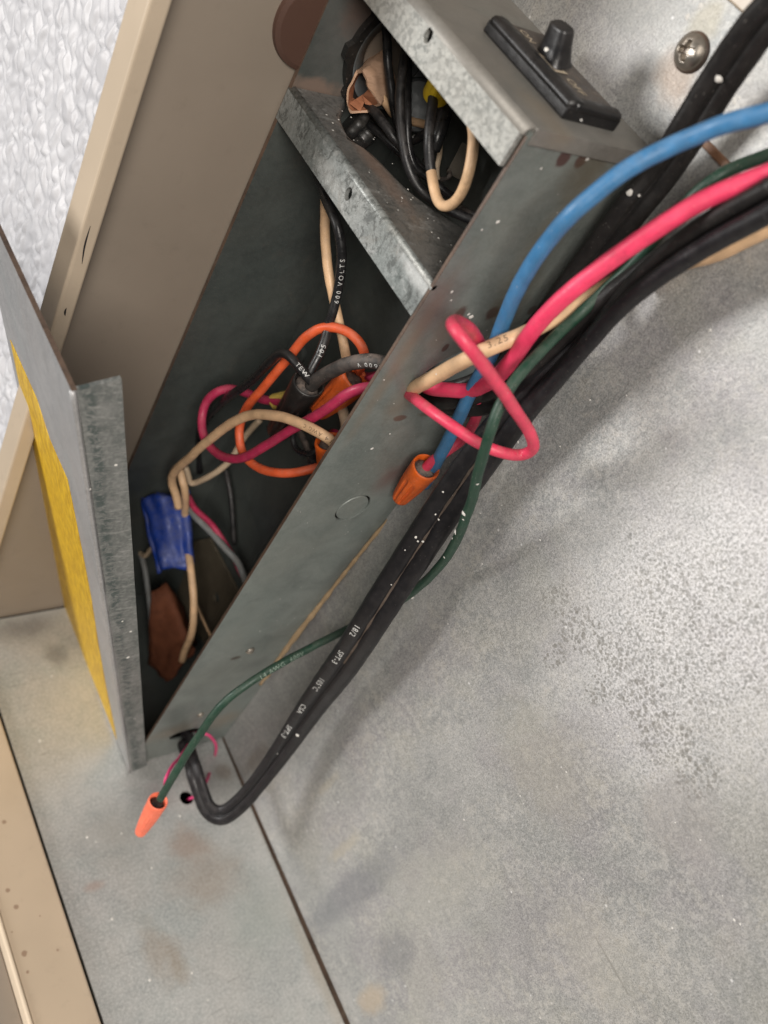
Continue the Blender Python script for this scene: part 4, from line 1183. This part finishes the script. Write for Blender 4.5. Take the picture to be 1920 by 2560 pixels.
# ================================================================== UPPER COMPARTMENT
UP = 'wires in the upper compartment'
wire('insulated_wire', V(G(950, -40, 14), G(960, 30, 15), G(968, 90, 16), G(970, 150, 16), G(974, 200, 15), G(980, 245, 14), G(990, 290, 12), G(1004, 340, 10), G(1020, 385, 8)), 1.55, 'blackshiny',
     'black wire running straight down past the tan fibre sleeve', group=UP)
wire('insulated_wire', V(G(1030, 60, 13), G(1016, 115, 15), G(1005, 180, 16.5), G(1000, 240, 17), G(1001, 300, 17), G(1006, 350, 17), G(1014, 396, 16.5), G(1030, 442, 15.5), G(1052, 475, 14), G(1085, 503, 12.5), G(1135, 530, 11), G(1195, 558, 9), G(1250, 585, 6)), 1.6, 'black',
     'long black wire curving down the middle of the upper compartment and behind the tray', group=UP)
wire('insulated_wire', V(G(1020, 120, 12), G(1018, 200, 13), G(1018, 300, 14), G(1022, 370, 13.5), G(1040, 420, 12), G(1068, 440, 10), G(1100, 470, 8), G(1150, 510, 6)), 1.5, 'blackshiny',
     'black wire alongside the long black one, slightly behind it', group=UP)
wire('insulated_wire', V(G(1085, 232, 14), G(1081, 275, 16), G(1074, 322, 17), G(1072, 366, 17), G(1074, 405, 16.5), G(1080, 435, 16)), 1.7, 'black',
     'short black wire hanging from the yellow nut to the tan loop', group=UP)
wire('insulated_wire', V(G(1130, 215, 9), G(1122, 250, 10), G(1108, 300, 11), G(1094, 340, 12), G(1082, 372, 12)), 2.5, 'blackshiny',
     'fat black sleeve right of the short black wire below the yellow nut', group=UP)
wire('insulated_wire', V(G(1078, 425, 16), G(1084, 462, 17), G(1093, 497, 17.5), G(1112, 515, 18), G(1135, 507, 18.5), G(1156, 480, 19), G(1171, 441, 19.5), G(1181, 396, 19.5), G(1185, 357, 19), G(1182, 320, 18), G(1168, 280, 15), G(1140, 230, 10)), 1.72, 'tan_ins',
     'tan wire forming a U loop at the right of the upper compartment', group=UP)
wire('insulated_wire', V(G(860, 290, 10), G(900, 275, 13), G(927, 272, 15), G(950, 298, 15.5), G(975, 332, 15), G(998, 362, 13.5), G(1030, 395, 11), G(1060, 430, 9)), 1.65, 'black',
     'black wire leaving the torn end of the fibre sleeve to the right', group=UP)
wire('insulated_wire', V(G(870, 305, 10), G(900, 302, 12), G(935, 322, 13), G(970, 352, 12), G(1005, 385, 10), G(1045, 420, 7)), 1.65, 'blackshiny',
     'shiny black wire out of the black bushing below the fibre sleeve', group=UP)
wire('insulated_wire', V(G(905, 195, 10), G(932, 215, 14), G(950, 238, 14.5), G(968, 262, 13), G(985, 285, 10), G(1020, 300, 6), G(1065, 312, 5), G(1110, 325, 4)), 1.5, 'tan_ins',
     'tan wire leaving the fibre sleeve and passing behind the black wires', group=UP)
w, p_ = wire('insulated_wire', V(G(985, 340, 6), G(1025, 352, 9), G(1050, 344, 9.5), G(1075, 330, 9), G(1110, 305, 7)), 1.6, 'blackshiny', 'shiny black wire behind, printed 600', group=UP)
print_on(w, p_, .8, '600', 1.1, 0, 70 * D, flip=1, start_px=(1030, 350), spacing=1.2, lift=.02)
wire('insulated_wire', V(G(1100, 330, 6), G(1100, 380, 8), G(1092, 420, 9), G(1094, 450, 9)), .9, 'tan_dim', 'thin dusty tan wire behind the short black wire', group=UP)
wire('insulated_wire', V(G(1060, 400, 6), G(1080, 420, 7), G(1100, 450, 7), G(1125, 440, 7), G(1120, 425, 6)), .8, 'dustyblack', 'thin dusty lead behind the tan U loop', group=UP)
wire('insulated_wire', V(G(1120, 505, 6), G(1180, 535, 5), G(1240, 556, 4)), 1.2, 'dustyblack', 'dusty black lead low on the right behind the tray', group=UP)
nut(P(1090, 238, x=13), P(1122, 160, x=17), 2.2, 1.4, 'nut_yellow', 'bright yellow wire nut peeping below the spangled lip', ribs=10, depth=.06)
# terminal tab
a = P(1133, 440, x=6); b = P(1172, 365, x=5)
o = link('terminal_tab', sweep('terminal_tab', spline([a, (a + b) / 2, b], .5), [(-1.3, -.15), (-1.3, .15), (1.3, .15), (1.3, -.15)], camdir), M['plate'], None)
tag(o, 'dusty flat metal terminal tab behind the tan U loop', 'terminal'); rebase(o)
# round grey component behind
o = link('round_component', lathe('round_component', P(1046, 262, x=1), P(1046, 262, x=4.5), [(0, 4.6), (.8, 4.6), (.93, 4.4), (1, 3.9)], 48), M['conduit'], None)
tag(o, 'dark grey round component on the box back wall behind the black wires', 'component'); rebase(o)
# black bushing with collar below the sleeve
def bushing():
    e = empty('cable_bushing', P(880, 318, x=12), 'black ribbed cable bushing at the left rear edge of the tray', 'cable bushing')
    A = P(876, 300, x=15); B = P(925, 352, x=11)
    link('collar', lathe('collar', A, A.lerp(B, .42), [(0, 2.2), (.02, 3.0), (.2, 3.4), (.75, 3.5), (.9, 3.1), (1, 2.8)], 40, lambda t, a, r: 1 + .04 * math.cos(9 * a)), M['blacknut'], e, True)
    link('body', lathe('body', A.lerp(B, .42), B, [(0, 2.7), (.4, 3.0), (.8, 2.9), (1, 2.3)], 80, lambda t, a, r: 1 - .05 / (1 + math.exp(-9 * math.cos(12 * a)))), M['blacknut'], e, True)
bushing()
# torn tan fibre sleeve
def sleeve():
    rim = [(892, 174, 18), (908, 176, 19), (918, 198, 19), (925, 219, 18.5), (938, 244, 17), (951, 262, 15.5), (936, 266, 15), (920, 282, 15.5), (900, 284, 16.5), (878, 284, 17), (867, 262, 17.5), (867, 236, 18), (878, 204, 18)]
    back = [(952, 118, 10), (965, 118, 11), (975, 135, 12), (980, 160, 12), (985, 190, 11), (990, 210, 9), (975, 205, 7), (960, 200, 6), (950, 195, 5), (940, 180, 5), (935, 160, 6), (938, 140, 7), (945, 125, 8)]
    R = [P(a, b, x=c) for a, b, c in rim]; Bk = [P(a, b, x=c) for a, b, c in back]
    def ring(L_):
        m_ = len(L_); o_ = []
        for i in range(m_):
            p0, p1, p2, p3 = L_[i - 1], L_[i], L_[(i + 1) % m_], L_[(i + 2) % m_]
            for k in range(4):
                t = k / 4
                cr = .5 * ((2 * p1) + (p2 - p0) * t + (2 * p0 - 5 * p1 + 4 * p2 - p3) * t * t + (3 * p1 - p0 - 3 * p2 + p3) * t ** 3)
                o_.append(cr.lerp(p1.lerp(p2, t), .5))
        return o_
    R0 = R; R = ring(R); Bk = ring(Bk)
    n = len(R); lay = 12
    e = empty('fibre_sleeve', P(900, 284, x=15), 'torn tan fibre paper sleeve with open end beside the conduit throat', 'fibre paper')
    def shell(k_in, name, mat, closed_back):
        cR = sum(R, Vector()) / n; cB = sum(Bk, Vector()) / n
        verts, faces = [], []
        for l in range(lay):
            t = l / (lay - 1)
            for i in range(n):
                a = cR + (R[i] - cR) * k_in; b = cB + (Bk[i] - cB) * k_in
                p = a.lerp(b, t)
                p += Vector((noise.noise(p * .5), noise.noise(p * .5 + Vector((5, 5, 5))), noise.noise(p * .5 + Vector((9, 1, 5))))) * .35
                verts.append(p)
        for l in range(lay - 1):
            for i in range(n):
                k = (i + 1) % n
                faces.append((l * n + i, l * n + k, (l + 1) * n + k, (l + 1) * n + i))
        if closed_back: faces.append(tuple(range((lay - 1) * n, lay * n)))
        o = link(name, mesh_from(name, verts, faces), mat, e, not closed_back)
        return o, verts
    o1, v1 = shell(1.0, 'outer_wrap', M['fibre'], False)
    o2, v2 = shell(.86, 'inner_wrap', M['fibre_in'], True)
    # rim band joining the two
    verts = v1[:n] + v2[:n]; faces = [(i, (i + 1) % n, n + (i + 1) % n, n + i) for i in range(n)]
    link('rim', mesh_from('rim', verts, faces), M['fibre'], e)
    # torn inner flaps
    c = sum(R, Vector()) / n
    R = R0
    link('torn_flap', mesh_from('torn_flap', [R[3] * .8 + c * .2, R[4], R[5], R[6], c * .5 + R[7] * .5, c], [(0, 1, 2, 3, 4, 5)]), M['fibre_in'], e)
    link('torn_flap', mesh_from('torn_flap', [R[10] * .85 + c * .15, R[8] * .9 + c * .1, c * .8 + R[8] * .2 + Vector((-.8, 0, 0)), c + Vector((-.6, 0, .8))], [(0, 1, 2, 3)]), M['fibre_in'], e)
sleeve()

# ================================================================== FLECKS OF WHITE PAINT
def groove_dirt(cord, path, hint, depth, t0, t1):
    T, N, S = frames(path, hint)
    n0, n1 = int(len(path) * t0), int(len(path) * t1)
    verts, faces = [], []
    for i in range(n0, n1):
        w = max(.02, .16 + .22 * noise.noise(path[i] * .25))
        for s in (-w, w): verts.append(path[i] + S[i] * (s + .05 * noise.noise(path[i] * 1.3)) + N[i] * (depth + abs(s) * .45))
    for i in range(n1 - n0 - 1): faces.append((2 * i, 2 * i + 1, 2 * i + 3, 2 * i + 2))
    link('dirt_line', mesh_from('dirt_line', verts, faces), M['dirt'], cord)
groove_dirt(main, mpath, MH, .66, .46, .66)

def flecks():
    bm = bmesh.new()
    def fleck(p, n, r, asp=1.):
        n = n.normalized(); u = n.orthogonal().normalized(); w = n.cross(u)
        a0 = random.random() * 6.28; u, w = u * math.cos(a0) + w * math.sin(a0), -u * math.sin(a0) + w * math.cos(a0)
        m = 9; c = bm.verts.new(p + n * r * .45); ring = []
        for j in range(m):
            a = 2 * math.pi * j / m; k = r * (1 + .25 * random.uniform(-1, 1))
            ring.append(bm.verts.new(p + u * (k * asp * math.cos(a)) + w * (k * math.sin(a)) - n * .02))
        for j in range(m): bm.faces.new((c, ring[j], ring[(j + 1) % m]))
    onw = [(1176, 940), (1165, 1278), (1167, 1330), (1140, 1325)]
    F_ = [(1130, 730, .30), (1128, 751, .18), (1178, 793, .5), (1172, 786, .3), (1107, 935, .2), (930, 1122, .33), (975, 1085, .16), (1470, 397, .35), (1353, 422, .22), (1245, 555, .3), (1205, 575, .2), (650, 1578, .15), (700, 1498, .15), (870, 1330, .12), (960, 950, .15)]
    for px, py, r in F_: fleck(P(px, py, y=.02), NY, r)
    M_ = [(1750, 16, .45), (1718, 42, .42), (1835, 252, .45), (1848, 245, .25), (1755, 630, .2), (1775, 825, .25), (1400, 1116, .2), (1295, 1106, .35), (1205, 1410, .2), (1475, 1000, .2), (1254, 1263, .15), (1810, 1420, .2), (1120, 1560, .15), (1350, 1350, .2),
          (1160, 2050, .2), (1300, 1990, .2), (1750, 2100, .2), (1680, 2320, .2), (1327, 2440, .2), (1130, 2437, .2), (1350, 2545, .22), (1835, 2300, .25), (1850, 2310, .2), (1545, 1840, .2), (1415, 1930, .2), (1630, 1900, .2)]
    for px, py, r in M_: fleck(P(px, py, x=.02), NX, r * .8, random.uniform(.7, 1.6))
    S_ = [(375, 2450, .35), (480, 2432, .3), (281, 2297, .3), (218, 2093, .3), (304, 2084, .25), (100, 1852, .3), (130, 1690, .35), (380, 2170, .25), (588, 2228, .2), (476, 2470, .2), (450, 2040, .4), (66, 1700, .2), (240, 2105, .25), (640, 2350, .15), (520, 2500, .2)]
    for px, py, r in S_: fleck(P(px, py, z=.02), NZ, r)
    for i in range(60):
        fleck(Vector((.02, random.uniform(6, 110), random.uniform(4, 190))), NX, random.uniform(.05, .12), random.uniform(1, 2))
    for i in range(40):
        fleck(Vector((random.uniform(3, 52), random.uniform(5, 120), .02)), NZ, random.uniform(.08, .18))
    for i in range(40):
        fleck(Vector((random.uniform(2, 26), .02, random.uniform(10, 180))), NY, random.uniform(.06, .12))
    for px, py, r in [(1090, 130, .2)]: pass
    for i in range(26):
        fleck(Vector((random.uniform(16, 26), random.uniform(-45, -3), 162.05)), NZ, random.uniform(.08, .22))
    # on cords and wires
    def on(path, px, py, r, off, hint=None):
        i = min(range(len(path)), key=lambda k: (PX(path[k])[0] - px) ** 2 + (PX(path[k])[1] - py) ** 2)
        T, N, S = frames(path, hint)
        q = P(px, py, x=path[i].x)
        s = (q - path[i]).dot(S[i]); s = max(-off[0] * .8, min(off[0] * .8, s))
        n = camdir - T[i] * camdir.dot(T[i]); n.normalize()
        if off[1] is None:
            h = math.sqrt(max(.01, off[0] ** 2 - s * s)); fleck(path[i] + S[i] * s + N[i] * h, N[i] * h + S[i] * s, r)
        else: fleck(path[i] + S[i] * s + N[i] * off[1], N[i], r)
    H = MH
    for px, py, r in [(1045, 1332, .26), (1052, 1340, .2), (1062, 1345, .22), (1020, 1362, .15), (1093, 1277, .2), (1103, 1288, .2), (752, 1826, .42), (705, 1874, .12), (1112, 1220, .2), (985, 1450, .15)]: on(mpath, px, py, r, (3.2, 1.72), H)
    for px, py, r in [(1272, 994, .45), (1198, 1202, .22), (1163, 1275, .5), (1140, 1324, .45), (1034, 1495, .4), (1163, 1290, .2), (1133, 1340, .2), (1115, 1385, .2)]: on(gpath, px, py, r, (.95, None))
    for px, py, r in [(1800, 185, .5), (1573, 475, .5), (1597, 483, .2)]: on(apath, px, py, r, (2.6, 1.45), Vector((.75, .62, .2)))
    on(tpath, 1107, 934, .2, (1.2, None))
    for (px, py, x, r) in [(1366, 123, None, .45), (1453, 300, None, .2)]: fleck(P(px, py, z=Z0 + 4.0 if py < 200 else Z0 + 2.2), camdir, r * .7)
    cv = Bc + u_ * 118 + g_ * .3
    for a, w_, r in [(118, .4, .35), (70, 4.4, .32), (60, 3.2, .35), (75, 3.0, .25), (122, 5.0, .3), (30, 3, .2)]: fleck(FP(a, w_) + fn * .03, fn, r)
    me = bpy.data.meshes.new('paint_flecks'); bm.to_mesh(me); bm.free()
    o = link('paint_flecks', me, M['speck'], None, True)
    tag(o, 'tiny white paint and dust flecks scattered over cords, wires and sheet metal', 'flecks', kind='stuff')
flecks()

for o in list(scene.objects):
    if o.type == 'MESH' and o.parent is None and o.get('kind') is None and o.location.length < 1e-9:
        rebase(o)
print('objects', len(scene.objects))
